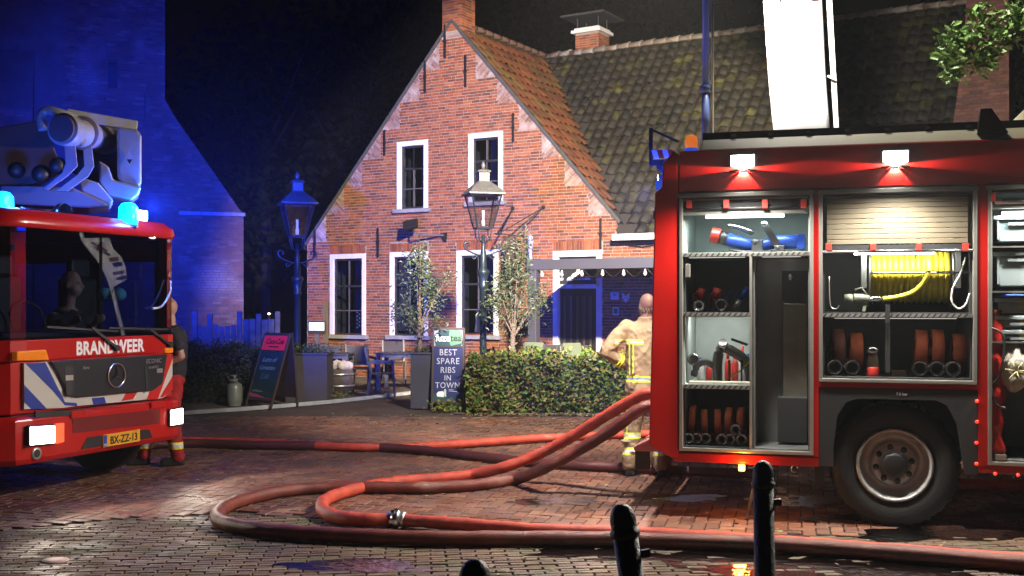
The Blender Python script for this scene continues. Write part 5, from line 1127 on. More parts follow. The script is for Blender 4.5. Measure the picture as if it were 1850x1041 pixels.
x,z=T(1835,665,.05); SK=eq('white_sack','tied white canvas sack hanging in the front locker','sack',x,.12,z)
b=MB(); b.ell((0,0,0),(.13,.10,.20),24,16); 
for i,v in enumerate(b.v): 
    a=math.atan2(v[2]-.02,v[0]); r=1+.10*math.sin(a*9+v[2]*9)+.06*math.sin(v[2]*40); b.v[i]=(v[0]*r*(1-.35*(v[2]<-.12)),v[1]*r,v[2]*(1+.04*math.sin(a*5)))
b.build('sack',plain('white_canvas',(.50,.48,.40),.85,bump=.5,bscale=25,var=.3),SK); b=MB(); 
for k in range(7): b.tube([(0,-.11,-.02),(.08*math.cos(k),-.12,-.02+.08*math.sin(k))],.006,5)
b.build('tie_cord',plain('cord',(.45,.40,.22),.8),SK)
b=MB(); pts=[(T(a,c,.0)[0],.02,T(a,c,.0)[1]) for a,c in ((1790,592),(1812,605),(1814,640),(1806,680),(1792,700),(1800,730),(1818,738))]; b.tube(smooth_pts(pts,5),.009,6); b.build('black_strap','black',FT)
b=MB(); b.box(.72,.80,.0,.1,.56,.60); b.build('foot_plate','alu',FT)
# water running from the body
x,z=T(1362,870); b=MB(); rs=smooth_pts([(x,.1,.45),(x-.005,.09,.3),(x-.04,.06,.12),(x-.07,.04,.0)],5); b.tube(rs,[.004+.006*abs(math.sin(i*1.7)) for i in range(len(rs))],6); b.tube([Vector(p)+Vector((.012,.0,0)) for p in rs],.003,5)
o=b.build('water_jet',mat('water',(.8,.85,.9),.05,trans=.9,var=0,spec=.8)); o.matrix_world=TM; tag(o,'thin stream of water falling from under the fire engine','water stream')
# ================================================================== left fire engine (boom truck)
FE=thing('platform_fire_engine','red boom fire engine at the left with blue beacon lit and BRANDWEER on its front','fire engine',LT.w(0,0),LT.rz)
LTM=Matrix.Translation(Vector((LT.o.x,LT.o.y,0)))@Matrix.Rotation(LT.rz,4,'Z'); LTI=LTM.inverted()
def lf_(px,py,dy=0): return LT(px,py,dy)
def c2(cx,cy): return LT(cx/2.891,500+cy/2.891)
def LD(px,py,d): return LTI@D(px,py,d)
def plan(ins=0,back=2.9):
    a=ins; return [(-.27+a,back),(-.27+a,.38),(-.21+a,.14+a*.5),(-.10+a,.03+a*.7),(.05,a),(1.88,a),(1.99-a,.03+a*.7),(2.08-a,.14+a*.5),(2.12-a,.38),(2.12-a,back)]
def shell(z0,z1,ins0=0,ins1=0,name='cab_shell',m='red',bev=.012,back=2.9):
    b=MB(); b.ring([[(x,y,z0) for x,y in plan(ins0,back)],[(x,y,z1) for x,y in plan(ins1,back)]],smooth=False); return b.build(name,m,FE,bevel=bev)
shell(.80,1.25,.015,.015,'lower_cab'); shell(1.25,1.435,0,0,'front_panel'); shell(.62,.80,.05,.05,'bumper_core','black')
# bumper
b=MB(); b.ring([[(x,y-.06,z) for x,y in plan(k,.9)] for z,k in ((.37,.03),(.42,-.0),(.66,-.01),(.76,.0),(.785,.04))],smooth=False); bp_=b.build('bumper','red',FE,bevel=.015)
def lpoly(cs,y0,y1,name,m,parent=FE,bev=0): b=MB(); b.prism([c2(*c) for c in cs],y0,y1); return b.build(name,m,parent,bevel=bev)
lpoly([(345,740),(805,690),(805,765),(350,815)],-.072,-.0605,'grille_strip',plain('dark_red_panel',(.16,.008,.008),.4))
lpoly([(150,700),(335,700),(335,722),(150,735)],-.075,-.06,'step_pad','black')
lpoly([(395,900),(425,838),(500,828),(500,882)],-.068,-.0605,'intake','black'); lpoly([(705,800),(750,795),(768,838),(705,848)],-.068,-.0605,'intake','black')
lpoly([(335,702),(415,695),(415,735),(335,740)],-.085,-.06,'bumper_block','red',FE,.006); lpoly([(755,655),(830,645),(830,680),(755,688)],-.085,-.06,'bumper_block','red',FE,.006)
# number plate
xa,za=c2(503,888);xb,zb=c2(697,797); zc=(za+zb)/2-.003; b=MB(); b.box(xa,xb,-.082,-.061,zc-.055,zc+.06); pl=b.build('number_plate',plain('plate_orange',(.72,.36,.02),.4,var=.05),FE,bevel=.003)
b=MB(); b.box(xa+.004,xa+.045,-.085,-.0825,zc-.05,zc+.055); b.build('country_band',plain('plate_blue',(.02,.05,.35),.4),pl); text('NL',.028,'text_white',pl,(xa+.025,-.0865,zc-.04))
text('BX-ZZ-13',.10,'text_black',pl,((xa+xb)/2+.025,-.084,zc-.034),sx=.88,off=.002)
# headlights
def hl(cs,name):
    P=[c2(*c) for c in cs]; o=MB(); o.prism(P,-.10,-.062); h=o.build(name,'black',FE,bevel=.01)
    cx=sum(p[0] for p in P)/4; cz=sum(p[1] for p in P)/4; b=MB(); b.prism([(cx+(p[0]-cx)*.9,cz+(p[1]-cz)*.85) for p in P],-.106,-.1005); b.build('headlight_glass','headlight',h,bevel=.004); return cx,cz
h1=hl([(103,885),(103,775),(245,768),(245,872)],'headlight'); h2=hl([(845,782),(845,690),(915,678),(915,770)],'headlight')
lpoly([(247,872),(247,768),(290,762),(290,860)],-.10,-.062,'indicator','redlit' if 0 else plain('red_glow_lens',(.7,.10,.04),.3,emit=(1,.15,.05),estr=.8))
x,z=c2(160,922); b=MB(); b.lathe([(.055,-.03),(.052,-.075),(.035,-.07)],20,o=(x,0,z),axis='y'); b.build('fog_lamp','alu',FE); b=MB(); b.lathe([(.034,-.074),(.002,-.074)],16,o=(x,0,z),axis='y',cap=False); b.build('fog_glass','black',FE)
for (x,z) in (h1,h2):
    p=LTM@Vector((x,-.16,z)); q=LTM@Vector((x-.2,-8,.0)); lamp('SPOT','headlight_beam',p,LP['head'],(1,.86,.66),q,.04,120,.7)
# orange corner indicators
lpoly([(75,440),(75,390),(230,380),(248,436)],-.03,.04,'corner_indicator','amber',FE,.012); lpoly([(855,400),(855,372),(898,368),(898,398)],-.02,.04,'corner_indicator','amber',FE,.01)
# chevron panel and grille
lpoly([(122,452),(860,408),(898,405),(898,590),(845,635),(780,640),(400,675),(330,685),(122,692)],-.008,.02,'chevron_panel',plain('reflective_white',(.55,.53,.48),.4))
BL_=plain('chevron_blue',(.015,.04,.28),.4,var=.1); RD_=plain('chevron_red',(.50,.015,.012),.4,var=.1)
for cs,m in (([(128,452),(232,448),(335,655),(395,660),(400,676),(335,672),(275,600)],BL_),([(122,565),(240,690),(160,692),(122,655)],BL_),([(475,634),(540,628),(550,660),(485,670)],BL_),([(655,608),(715,600),(690,640),(630,650)],RD_),([(785,590),(835,560),(870,407),(898,405),(898,425),(820,640),(760,642)],RD_),([(898,520),(898,590),(845,630),(830,632)],RD_)):
    lpoly(cs,-.011,-.0085,'chevron_stripe',m)
lpoly([(245,440),(860,405),(835,560),(785,595),(390,632),(345,622),(285,500)],-.04,-.0115,'grille',plain('grille_black',(.02,.022,.026),.35),FE,.012)
for a,c in (((318,470),(366,620)),((735,470),(760,600))): lpoly([(a[0],a[1]),(c[0],a[1]),(c[0]-4,c[1]),(a[0]+10,c[1])],-.044,-.0405,'grille_mesh','dark')
lpoly([(322,515),(362,513),(362,540),(322,542)],-.047,-.0445,'grille_badge','alu'); lpoly([(800,480),(830,478),(830,500),(800,502)],-.047,-.0445,'grille_badge','alu')
x,z=LT(203,678); b=MB(); b.tube([(x+.112*math.cos(2*PI*k/32),-.052,z+.112*math.sin(2*PI*k/32)) for k in range(32)],.0085,8,closed=True)
for k in range(3):
    a=PI/2+k*2*PI/3; b.add([(x,-.066,z),(x+.016*math.cos(a+1.2),-.05,z+.016*math.sin(a+1.2)),(x+.11*math.cos(a),-.052,z+.11*math.sin(a)),(x+.016*math.cos(a-1.2),-.05,z+.016*math.sin(a-1.2))],[(0,1,2),(0,2,3)])
b.build('star_badge','chrome',FE)
text('BRANDWEER',.168,'text_white',FE,(1.066,-.003,1.283),off=.006,sx=.86,space=1.05)
x,z=c2(785,450); text('ECONIC',.06,'alu',FE,(x,-.043,z),shear=.2); x,z=c2(785,478); text('BLUETEC',.035,'alu',FE,(x,-.043,z)); x,z=c2(430,482); text('Euro',.04,'alu',FE,(x,-.043,z),shear=.3)
# windscreen, pillars, roof
b=MB(); pp=plan(.01,.1)[1:-1]; pts=[(-.18,.12),(-.09,.04),(.05,.01),(1.88,.01),(1.98,.04),(2.05,.12)]
b.add([(x,y,z) for z in (1.436,2.40) for x,y in pts],[(i,i+1,i+7,i+6) for i in range(5)]); wsn=b.build('windscreen','windscreen',FE,fix=False)
for x,y in ((-.225,.20),(2.075,.20)): b=MB(); b.bar((x,y,1.436),(x,y,2.40),.07,.10); b.build('pillar','red',FE)
for sx in (-.25,2.10):
    for y0,y1 in ((.27,.34),(1.05,1.22),(2.25,2.9)): b=MB(); b.box(sx-.02,sx+.02,y0,y1,1.436,2.40); b.build('pillar','black',FE)
    b=MB(); b.box(sx-.02,sx+.02,.34,2.25,2.18,2.40); b.build('door_header','red',FE)
    for y0,y1 in ((.34,1.05),(1.22,2.25)): b=MB(); b.add([(sx,y0,1.436),(sx,y1,1.436),(sx,y1,2.18),(sx,y0,2.18)],[(0,1,2,3)]); b.build('side_window','windscreen',FE,fix=False)
b=MB(); b.box(-.25,2.10,2.85,2.9,1.436,2.40); b.build('rear_bulkhead','black',FE)
b=MB(); b.ring([[(x,y,z) for x,y in plan(k)] for z,k in ((2.402,.0),(2.44,-.015),(2.50,.0),(2.56,.08),(2.585,.25))],smooth=True); b.build('cab_roof','red',FE)
lpoly([(180,0),(0,0),(0,0)],0,0,'x','black') if 0 else None
# interior
b=MB(); b.box(-.1,2.1,.12,.45,1.437,1.50); b.build('dashboard','black',FE,bevel=.02)
for x in (.62,1.6): b=MB(); b.box(x-.22,x+.22,.85,.97,1.437,2.0); b.box(x-.13,x+.13,.86,.95,2.001,2.2); b.build('seat_back','black',FE,bevel=.03)
x,z=LT(150,565,.45); b=MB(); b.tube([(.55+.2*math.cos(a),.5+.05*math.sin(a),1.60+.17*math.sin(a)) for a in [2*PI*k/20 for k in range(20)]],.014,8,closed=True); b.build('steering_wheel','black',FE)
for px in (190,215): p=LD(px,532,11.0); b=MB(); b.ell(p,(.07,.07,.065)); b.build('headset_shell',plain('cyan_plastic',(.1,.45,.6),.4),FE)
# wipers, mirror, handrail
for a,c in (((470,265),(598,372)),((770,270),(878,355))): p,q=c2(*a),c2(*c); b=MB(); b.bar((p[0],-.02,p[1]),(q[0],-.03,q[1]),.022,.018); b.lathe([(.03,-.045),(.03,-.0)],12,o=(q[0],0,q[1]),axis='y'); b.build('wiper_arm','black',FE)
p=c2(240,262);q=c2(610,285); b=MB(); b.bar((p[0],-.012,p[1]),(q[0],-.012,q[1]),.018,.01); b.build('wiper_blade','black',FE)
p=c2(560,262);q=c2(870,270); b=MB(); b.bar((p[0],-.022,p[1]-.01),(q[0],-.022,q[1]-.01),.018,.01); b.build('wiper_blade','black',FE)
b=MB(); b.tube([(2.11,.4,2.2),(2.21,.38,2.18),(2.22,.38,1.5),(2.11,.4,1.47)],.013,8); b.build('mirror_arm','black',FE); b=MB(); b.box(2.18,2.30,.34,.41,1.82,2.12); b.build('mirror','black',FE,bevel=.02)
b=MB(); b.tube(smooth_pts([(1.60,-.03,1.70),(1.72,-.05,1.72),(1.84,-.05,1.85),(1.88,-.03,1.98)],4),.012,8); b.build('grab_handle','alu',FE)
# body behind the cab
b=MB(); b.box(-.22,2.07,2.95,8.0,.7,1.5); b.build('rear_body','red',FE,bevel=.03); b=MB(); b.box(.2,1.8,.3,8.0,.45,.62); b.build('chassis','black',FE)
for y in (.95,5.2,6.4):
    for x in (-.16,2.0): b=MB(); b.lathe([(.25,-.12),(.42,-.13),(.48,-.09),(.48,.1),(.42,.13),(.25,.12)],32,o=(x,y,.48),axis='x'); b.build('wheel','rubber',FE)
# markers & beacons on the roof
for px,py,d in ((35,401,9.5),(275,428,11.0)): p=LD(px,py,d); b=MB(); b.ell((p.x,min(p.y,.06),p.z),(.045,.03,.022)); b.build('marker_lamp','marker',FE)
def beacon(px,py,d,name):
    p=LD(px,py,d); b=MB(); b.lathe([(.08,-.13),(.08,-.09),(.06,-.085)],20,o=p); b.build('beacon_base','black',FE); b=MB(); b.lathe([(.085,-.084),(.095,-.02),(.09,.08),(.06,.12),(.01,.13)],24,o=p); b.build('blue_beacon','bluelens',FE); return p
p=beacon(232,390,10.75,'a'); b=MB(); b.box(p.x+.02,p.x+.15,p.y-.11,p.y-.09,p.z-.045,p.z+.055); b.build('beacon_flash','bluewhite',FE,bevel=.01)
lamp('POINT','blue_flash',LTM@(p+Vector((.14,-.16,.10))),LP['blue_near'],(.02,.10,1),size=.06)
bq=LTM@(p+Vector((.30,-.02,.10))); lamp('SPOT','blue_sweep_church',bq,LP['blue_church'],(.010,.04,1),CHF.w(CHF(305,0)[0],0,4.9),.06,36,1)
lamp('SPOT','blue_sweep_church',bq,LP['blue_church']*.09,(.010,.03,1),CHF.w(CHF(200,0)[0],0,6.6),.06,62,1)
lamp('SPOT','blue_sweep_house',bq,LP['blue_house'],(.02,.07,1),HS.w(2.4,0,4.2),.06,50,1)
p=beacon(5,372,9.9,'b'); lamp('POINT','blue_flash',LTM@(p+Vector((-.05,-.22,.1))),LP['blue2'],(.02,.10,1),size=.08)
p=LD(118,384,10.3); b=MB(); b.lathe([(.088,-.0),(.095,.01),(.09,.05),(.05,.11),(.01,.12)],24,o=p,axis='y'); sl_=b.build('searchlight','chrome',FE); b=MB(); b.lathe([(.086,-.001),(.06,.03),(.01,.045)],20,o=p,axis='y'); b.build('reflector',plain('searchlight_glass',(.3,.3,.32),.08,metal=1,var=.2,vscale=30),sl_)
b=MB(); q=LD(85,382,10.3); b.lathe([(.02,-.3),(.02,.1),(.05,.16)],12,o=q,axis='x'); b.box(q.x-.02,q.x+.02,q.y-.02,q.y+.02,2.55,q.z); b.build('horn','chrome',FE); b=MB(); q=LD(55,392,10.2); b.box(q.x-.2,q.x+.25,q.y,q.y+.3,q.z-.03,q.z+.03); b.build('lamp_bracket','black',FE,bevel=.01)
# boom and head above the cab
def L3(px,py,d): return LD(px,py,d)
b=MB(); b.cyl(L3(113,233,10.4),L3(128,238,10.55),.155,.155,32); b.cyl(L3(128,238,10.55),L3(200,252,11.4),.135,.135,32); b.build('boom_joint_tube','boom',FE,bevel=.006)
b=MB(); b.cyl(L3(110,232,10.37),L3(113,233,10.399),.125,.125,32); b.build('tube_cap',plain('boom_brown',(.13,.09,.10),.5),FE)
for a,r in (((148,240,10.75),.165),((188,250,11.2),.165)):
    p=Vector(L3(*a)); q=Vector(L3(a[0]+5,a[1]+1,a[2]+.07)); b=MB(); b.cyl(p,q,r,r,32); b.build('clamp_ring',plain('boom_mauve',(.30,.25,.30),.45),FE,bevel=.006)
def slab(pts,d,dep,name,m,bev=.03):
    P=[D(x,y,d) for x,y in pts]; off=Vector((-.34,.94,0))*dep; b=MB(); n=len(P); P=[LTI@p for p in P]+[LTI@(p+off) for p in P]
    b.add(P,[tuple(range(n)),tuple(range(2*n-1,n-1,-1))]+[(i,i+n,(i+1)%n+n,(i+1)%n) for i in range(n)]); return b.build(name,m,FE,bevel=bev,seg=3)
slab([(211,228),(248,233),(256,245),(256,330),(246,345),(222,340),(212,318)],10.9,.5,'boom_cover','boom')
slab([(178,290),(196,300),(205,325),(256,338),(250,352),(238,362),(196,352),(180,330)],10.85,.45,'lower_fairing','boom',.02)
slab([(140,318),(178,330),(205,362),(198,374),(150,360)],10.8,.4,'lower_fairing',plain('boom_lilac',(.45,.42,.48),.4),.02)
slab([(0,335),(130,338),(200,372),(160,376),(0,368)],10.7,.8,'boom_underside',plain('boom_mauve',(.3,.25,.3)),.02)
slab([(-60,240),(80,215),(110,300),(60,335),(-60,335)],10.9,.5,'main_boom',plain('boom_brown',(.13,.09,.10)),.02)
slab([(118,245),(214,240),(218,338),(190,345),(150,322),(120,300)],11.25,.3,'boom_bracket',plain('boom_brown',(.13,.09,.10)),.02)
slab([(116,262),(136,262),(140,300),(122,318),(85,344),(76,342),(112,312),(118,295)],10.5,.06,'hook_arm',plain('boom_mauve',(.3,.25,.3)),.008)
slab([(150,272),(166,262),(170,300),(160,318),(122,346),(100,346),(140,315),(152,300)],10.6,.06,'hook_arm','boom',.008)
b=MB(); b.tube(smooth_pts([L3(78,235,10.6),L3(74,212,10.6),L3(85,200,10.6),L3(112,206,10.6),L3(135,214,10.7)],5),.045,12); b.build('top_pipe','boom',FE)
b=MB(); b.bar(L3(120,206,10.8),L3(248,228,11.1),.10,.06); b.build('top_rail','boom',FE,bevel=.01)
for px,py,r in ((30,308,.08),(75,315,.09),(105,300,.085)): b=MB(); b.ell(L3(px,py,10.55),(r,r,r)); b.build('hydraulic_joint','black',FE)
P=[LTI@D(x,y,10.885) for x,y in ((234,270),(241,285),(234,300),(227,285))]; b=MB(); b.add(P,[(0,1,2,3)]); b.build('warning_diamond',plain('sticker',(.45,.42,.45),.5),FE,fix=False)
P=[LTI@D(x,y,10.875) for x,y in ((229,288),(239,288),(234,297))]; b=MB(); b.add(P,[(0,1,2)]); b.build('warning_mark','text_black',FE,fix=False)
# dark strap over the roof edge
# ================================================================== persons
def blob(name,m,parent,build,vox=.016,sm=6):
    b=MB(); build(b); o=b.build(name,m,parent,fix=False,smooth=True)
    r=o.modifiers.new('remesh','REMESH'); r.mode='VOXEL'; r.voxel_size=vox; r.use_smooth_shade=True
    s_=o.modifiers.new('smooth','SMOOTH'); s_.iterations=sm; s_.factor=.5
    if name in ('jacket','trousers','t_shirt','uniform'):
        for sz,st in ((.10,.020),(.035,.016)):
            t=bpy.data.textures.new('folds','CLOUDS'); t.noise_scale=sz; t.noise_depth=2
            d=o.modifiers.new('folds','DISPLACE'); d.texture=t; d.strength=st; d.mid_level=.5; d.texture_coords='LOCAL'
    return o
def banded(name,base,bands,**k):
    m=mat(name,base,**k); N=m.node_tree.nodes; L=m.node_tree.links; b=N['Principled BSDF']; tc=N.new('ShaderNodeTexCoord'); sp=N.new('ShaderNodeSeparateXYZ'); L.new(tc.outputs['Object'],sp.inputs[0]); cur=b.inputs['Base Color'].links[0].from_socket
    for ax,lo,hi,c,*ex in bands:
        def rng(ax,lo,hi):
            a=N.new('ShaderNodeMath'); a.operation='COMPARE'; a.inputs[1].default_value=(lo+hi)/2; a.inputs[2].default_value=(hi-lo)/2; L.new(sp.outputs[ax],a.inputs[0]); return a.outputs[0]
        f=rng(ax,lo,hi)
        for e in ex: q=N.new('ShaderNodeMath'); q.operation='MULTIPLY'; L.new(f,q.inputs[0]); L.new(rng(*e),q.inputs[1]); f=q.outputs[0]
        mx=N.new('ShaderNodeMix'); mx.data_type='RGBA'; L.new(f,mx.inputs[0]); L.new(cur,mx.inputs[6]); mx.inputs[7].default_value=(*c,1); cur=mx.outputs[2]
    L.new(cur,b.inputs['Base Color']); return m
def head(b,c,yaw=0,hair=False):
    q=Matrix.Rotation(yaw,3,'Z'); V=lambda x,y,z: Vector(c)+q@Vector((x,y,z))
    b.ell(V(0,.01,.03),(.078,.098,.105),20,14,q); b.ell(V(0,-.03,-.05),(.058,.065,.07),16,10,q)   # skull, jaw (face towards -y)
    b.cap(V(0,-.095,.01),V(0,-.112,-.025),.010,.016,10); 
    for s in (-1,1): b.ell(V(.080*s,.01,-.01),(.012,.022,.034),10,8,q); b.ell(V(.03*s,-.088,.02),(.013,.01,.01),8,6,q)
    b.ell(V(0,-.09,-.06),(.025,.012,.010),10,6,q)
def hand(b,w_,d,side=1,curl=.5):
    w_=Vector(w_); d=Vector(d).normalized(); n=d.cross(Vector((0,0,1))).normalized() if abs(d.z)<.9 else Vector((1,0,0)); u=n.cross(d).normalized()
    p=w_+d*.05; b.cap(w_,p,.024,.03,10); b.cap(p+u*.018,p+d*.04+u*.02,.02,.018,8); b.cap(p-u*.018,p+d*.035-u*.02,.02,.016,8)
    for i in range(4):
        o=p+d*.045+u*(.030-.02*i); L_=[.040,.045,.042,.032][i]; q=o+d*L_*.6-n*side*L_*.3*curl; b.cap(o,q,.0095,.009,8); b.cap(q,q+d*L_*.35-n*side*L_*.6*curl,.009,.0075,8)
    o=w_+d*.03+u*.03; b.cap(o,o+d*.03+u*.028,.012,.011,8); b.cap(o+d*.03+u*.028,o+d*.06+u*.03,.011,.009,8)
# firefighter 1: beige suit, bald, back to us, left hand on hip
p=D(1168,600,11.25); P1=thing('person','bald firefighter in beige fire suit seen from behind, hand on hip beside the right engine','person',(p.x,p.y,0),R(168))
# local frame: person faces -y local; rz=168 turns the face away from the camera; local +x is image left
def s(x,y,z): return (x,y,z)
sh=s(.20,.02,1.50); el=s(.40,.07,1.26); wr=s(.20,-.05,1.10); shR=s(-.20,.02,1.50); elR=s(-.30,.0,1.22); wrR=s(-.27,-.14,1.02)
def body(b):
    head(b,(0,-.03,1.715),R(25)); b.cap((0,.01,1.50),(0,-.01,1.66),.065,.062,14)
    b.cap((0,0,1.05),(0,.0,1.38),.105,.11); b.cap(sh,el,.045,.04); b.cap(el,wr,.038,.028); b.cap(shR,elR,.045,.04); b.cap(elR,wrR,.038,.028)
    hand(b,wr,(-.7,-.45,-.25),1,.7); hand(b,wrR,(.1,-.4,-.8),-1,.5)
    for sx in (-1,1): b.cap((.10*sx,0,.95),(.13*sx,-.01,.50),.08,.055); b.cap((.13*sx,-.01,.5),(.15*sx,.02,.10),.05,.04)
blob('body','skin',P1,body,.011,4)
def jacket(b):
    def ov(z,rx,ry,oy=0): return [(rx*math.copysign(abs(math.cos(t))**.8,math.cos(t)),oy+ry*math.copysign(abs(math.sin(t))**.8,math.sin(t)),z) for t in [2*PI*k/28 for k in range(28)]]
    b.ring([ov(.83,.225,.155),ov(.90,.222,.155),ov(1.00,.205,.150),ov(1.06,.20,.145),ov(1.2,.205,.15),ov(1.38,.215,.145),ov(1.48,.20,.125),ov(1.535,.14,.10),ov(1.56,.08,.08)])
    for i,(z0,z1,x0,x1) in enumerate(((.88,1.2,-.12,-.02),(1.05,1.35,.12,.02),(.9,1.1,.13,.05),(1.1,1.3,-.15,-.10),(1.25,1.42,.0,-.09))): b.cap((x0,.145,z0),(x1,.14,z1),.018,.010,8)
    b.cap(sh,(.29,.05,1.40),.088,.078); b.cap((.27,.05,1.43),el,.080,.072); b.cap(el,(.24,-.03,1.13),.070,.055); b.cap(shR,elR,.088,.072); b.cap(elR,(-.275,-.11,1.06),.07,.055)
    b.cap((.10,.01,1.50),(-.10,.01,1.50),.07,.07); b.lathe([(.095,1.50),(.085,1.615),(.07,1.615)],18,o=(0,.0,0))
YL=(.80,.85,.05); SV=(.62,.64,.66)
jm=banded('beige_jacket',(.36,.26,.145),[(2,.955,.975,YL),(2,.975,1.0,(.25,.3,.5)),(2,1.0,1.02,YL),(2,1.335,1.35,YL,(0,.02,.3)),(2,1.35,1.37,SV,(0,.02,.3)),(2,1.37,1.385,YL,(0,.02,.3)),(0,.115,.13,YL,(2,1.02,1.335)),(0,.13,.155,(.12,.13,.12),(2,1.02,1.335)),(0,.155,.17,YL,(2,1.02,1.335))],rough=.8,var=.25,vscale=7,bump=.5,bscale=9)
b=MB(); q_=Matrix.Rotation(R(25),3,'Z')
for k in range(12):
    a=R(-25)+k*R(20.5); b.ell(Vector((0,-.03,1.715))+q_@Vector((.079*math.cos(a),.01+.097*math.sin(a),-.035-.008*(k%2))),(.011,.011,.026),8,6)
b.build('hair',plain('short_grey_hair',(.17,.12,.09),.9),P1,kind='stuff')
blob('jacket',jm,P1,jacket,.014,5)
b=MB(); 
for q0,q1 in (((.30,.0,1.175),(.285,-.012,1.165)),((.27,-.02,1.155),(.255,-.026,1.147))): b.cyl(q0,q1,.072,.071,18)
b.build('sleeve_band',plain('hi_vis_yellow',YL,.5),P1)
def trous(b):
    for sx in (-1,1):
        b.cap((.10*sx,.0,.90),(.135*sx,-.02,.50),.115,.088,18); b.cap((.135*sx,-.02,.52),(.16*sx,.02,.16),.088,.082,18); b.cap((.16*sx,.02,.2),(.16*sx,.02,.12),.088,.09,18)
        for i in range(6): b.ell((.15*sx+.05*math.cos(i*2),.02+.05*math.sin(i*2.3),.2+i*.05),(.06,.06,.02),10,6)
    b.ell((0,0,.92),(.18,.14,.12))
tm=banded('beige_trousers',(.33,.245,.14),[(2,.215,.235,YL),(2,.235,.27,SV),(2,.27,.29,YL),(2,.375,.395,YL),(2,.395,.42,SV),(2,.42,.44,YL),(0,.185,.20,YL,(2,.44,.85))],rough=.85,var=.35,vscale=7,bump=.6,bscale=20)
blob('trousers',tm,P1,trous,.014,5)
def boots(b,ss=(-1,1)):
    for sx in ss: b.cap((.16*sx,.02,.15),(.16*sx,.02,.07),.065,.06); b.cap((.16*sx,.04,.05),(.175*sx,-.13,.045),.055,.045); b.box(.16*sx-.05,.16*sx+.05,-.16,.09,.0,.03)
blob('boot','rubber',P1,lambda b:boots(b,(-1,)),.012,3); blob('boot','rubber',P1,lambda b:boots(b,(1,)),.012,3)
# firefighter 2: dark t-shirt and red trousers, stepping behind the left engine corner
p=D(311,600,12.0); P2=thing('person','firefighter in dark t-shirt and red trousers stepping past the corner of the left engine','person',(p.x,p.y,0),R(-75))
# faces local -y -> world: towards image left
sh2=(.0,.0,0)
L1=[(.06,.02,.92),(.07,.0,.52),(.08,.06,.09)]; L2=[(-.07,.0,.92),(-.08,-.22,.55),(-.10,-.30,.10)]
aL=[(.17,.02,1.44),(.22,.10,1.18),(.16,-.12,1.08)]; aR=[(-.17,.0,1.44),(-.22,-.05,1.17),(-.2,-.26,1.12)]
def body2(b):
    head(b,(0,-.05,1.68),0); b.cap((0,.0,1.42),(0,-.02,1.60),.058,.055); b.cap((0,.01,1.0),(0,0,1.35),.12,.145)
    for a in (aL,aR): b.cap(a[0],a[1],.052,.044); b.cap(a[1],a[2],.044,.032); d=Vector(a[2])-Vector(a[1]); hand(b,a[2],d,1,.5)
    for l in (L1,L2): b.cap(l[0],l[1],.08,.055); b.cap(l[1],l[2],.05,.04)
blob('body','skin',P2,body2,.011,4)
def tee(b):
    b.cap((0,.01,1.02),(0,.0,1.36),.145,.165,20); b.ell((0,0,1.34),(.20,.125,.14)); b.ell((0,.0,1.02),(.16,.135,.12))
    for a in (aL,aR): b.cap(a[0],Vector(a[0]).lerp(Vector(a[1]),.6),.072,.066)
blob('t_shirt',plain('navy_shirt',(.015,.016,.022),.85,bump=.4,bscale=25),P2,tee,.014,4)
def tr2(b):
    b.ell((0,0,.93),(.165,.135,.13))
    for l in (L1,L2): b.cap(l[0],l[1],.105,.082,16); b.cap(l[1],l[2],.085,.072,16); m_=Vector(l[1]); b.ell(m_+Vector((.07*(1 if l is L1 else -1),0,.2)),(.035,.07,.08))
t2=banded('red_trousers',(.36,.012,.012),[(2,.18,.20,YL),(2,.20,.235,SV),(2,.235,.255,YL),(2,.42,.60,(.03,.03,.04))],rough=.8,var=.3,bump=.6,bscale=22)
blob('trousers',t2,P2,tr2,.014,4)
def bo2(b,ll):
    for l in ll: x,y,z=l[2]; b.cap((x,y,.14),(x,y,.07),.06,.058); b.cap((x,y+.02,.05),(x,y-.14,.045),.052,.042); b.box(x-.048,x+.048,y-.17,y+.07,0,.03)
blob('boot','rubber',P2,lambda b:bo2(b,[L1]),.012,3); blob('boot','rubber',P2,lambda b:bo2(b,[L2]),.012,3)
# driver
q_=LD(127,545,10.7); q=LTM@Vector((q_.x,q_.y,0)); P3=thing('person','driver sitting in the dark cab of the left engine, only head and shoulders showing','person',(q.x,q.y,0),LT.rz)
def bd3(b):
    head(b,(0,-.02,1.93),R(20)); b.cap((0,.02,1.68),(0,0,1.86),.055,.055); b.cap((0,.08,1.15),(0,.04,1.58),.13,.15)
    for sx in (-1,1): b.cap((.18*sx,.03,1.62),(.24*sx,-.02,1.38),.05,.042); b.cap((.24*sx,-.02,1.38),(.14*sx,-.16,1.55),.042,.03); hand(b,(.14*sx,-.16,1.55),(0,-.5,.3),sx,.8); b.cap((.1*sx,.05,1.15),(.12*sx,-.35,1.12),.08,.06); b.cap((.12*sx,-.35,1.12),(.12*sx,-.38,.75),.055,.04)
blob('body','skin',P3,bd3,.012,4)
def ju(b):
    b.cap((0,.08,1.15),(0,.04,1.55),.155,.175); b.ell((0,.03,1.56),(.22,.12,.12))
    for sx in (-1,1): b.cap((.18*sx,.03,1.60),(.24*sx,-.02,1.38),.068,.06); b.cap((.24*sx,-.02,1.38),(.15*sx,-.13,1.51),.06,.045); b.cap((.1*sx,.05,1.15),(.12*sx,-.35,1.12),.1,.08); b.cap((.12*sx,-.35,1.12),(.12*sx,-.38,.80),.075,.06)
blob('uniform',plain('navy_shirt',(.015,.016,.022)),P3,ju,.016,4)
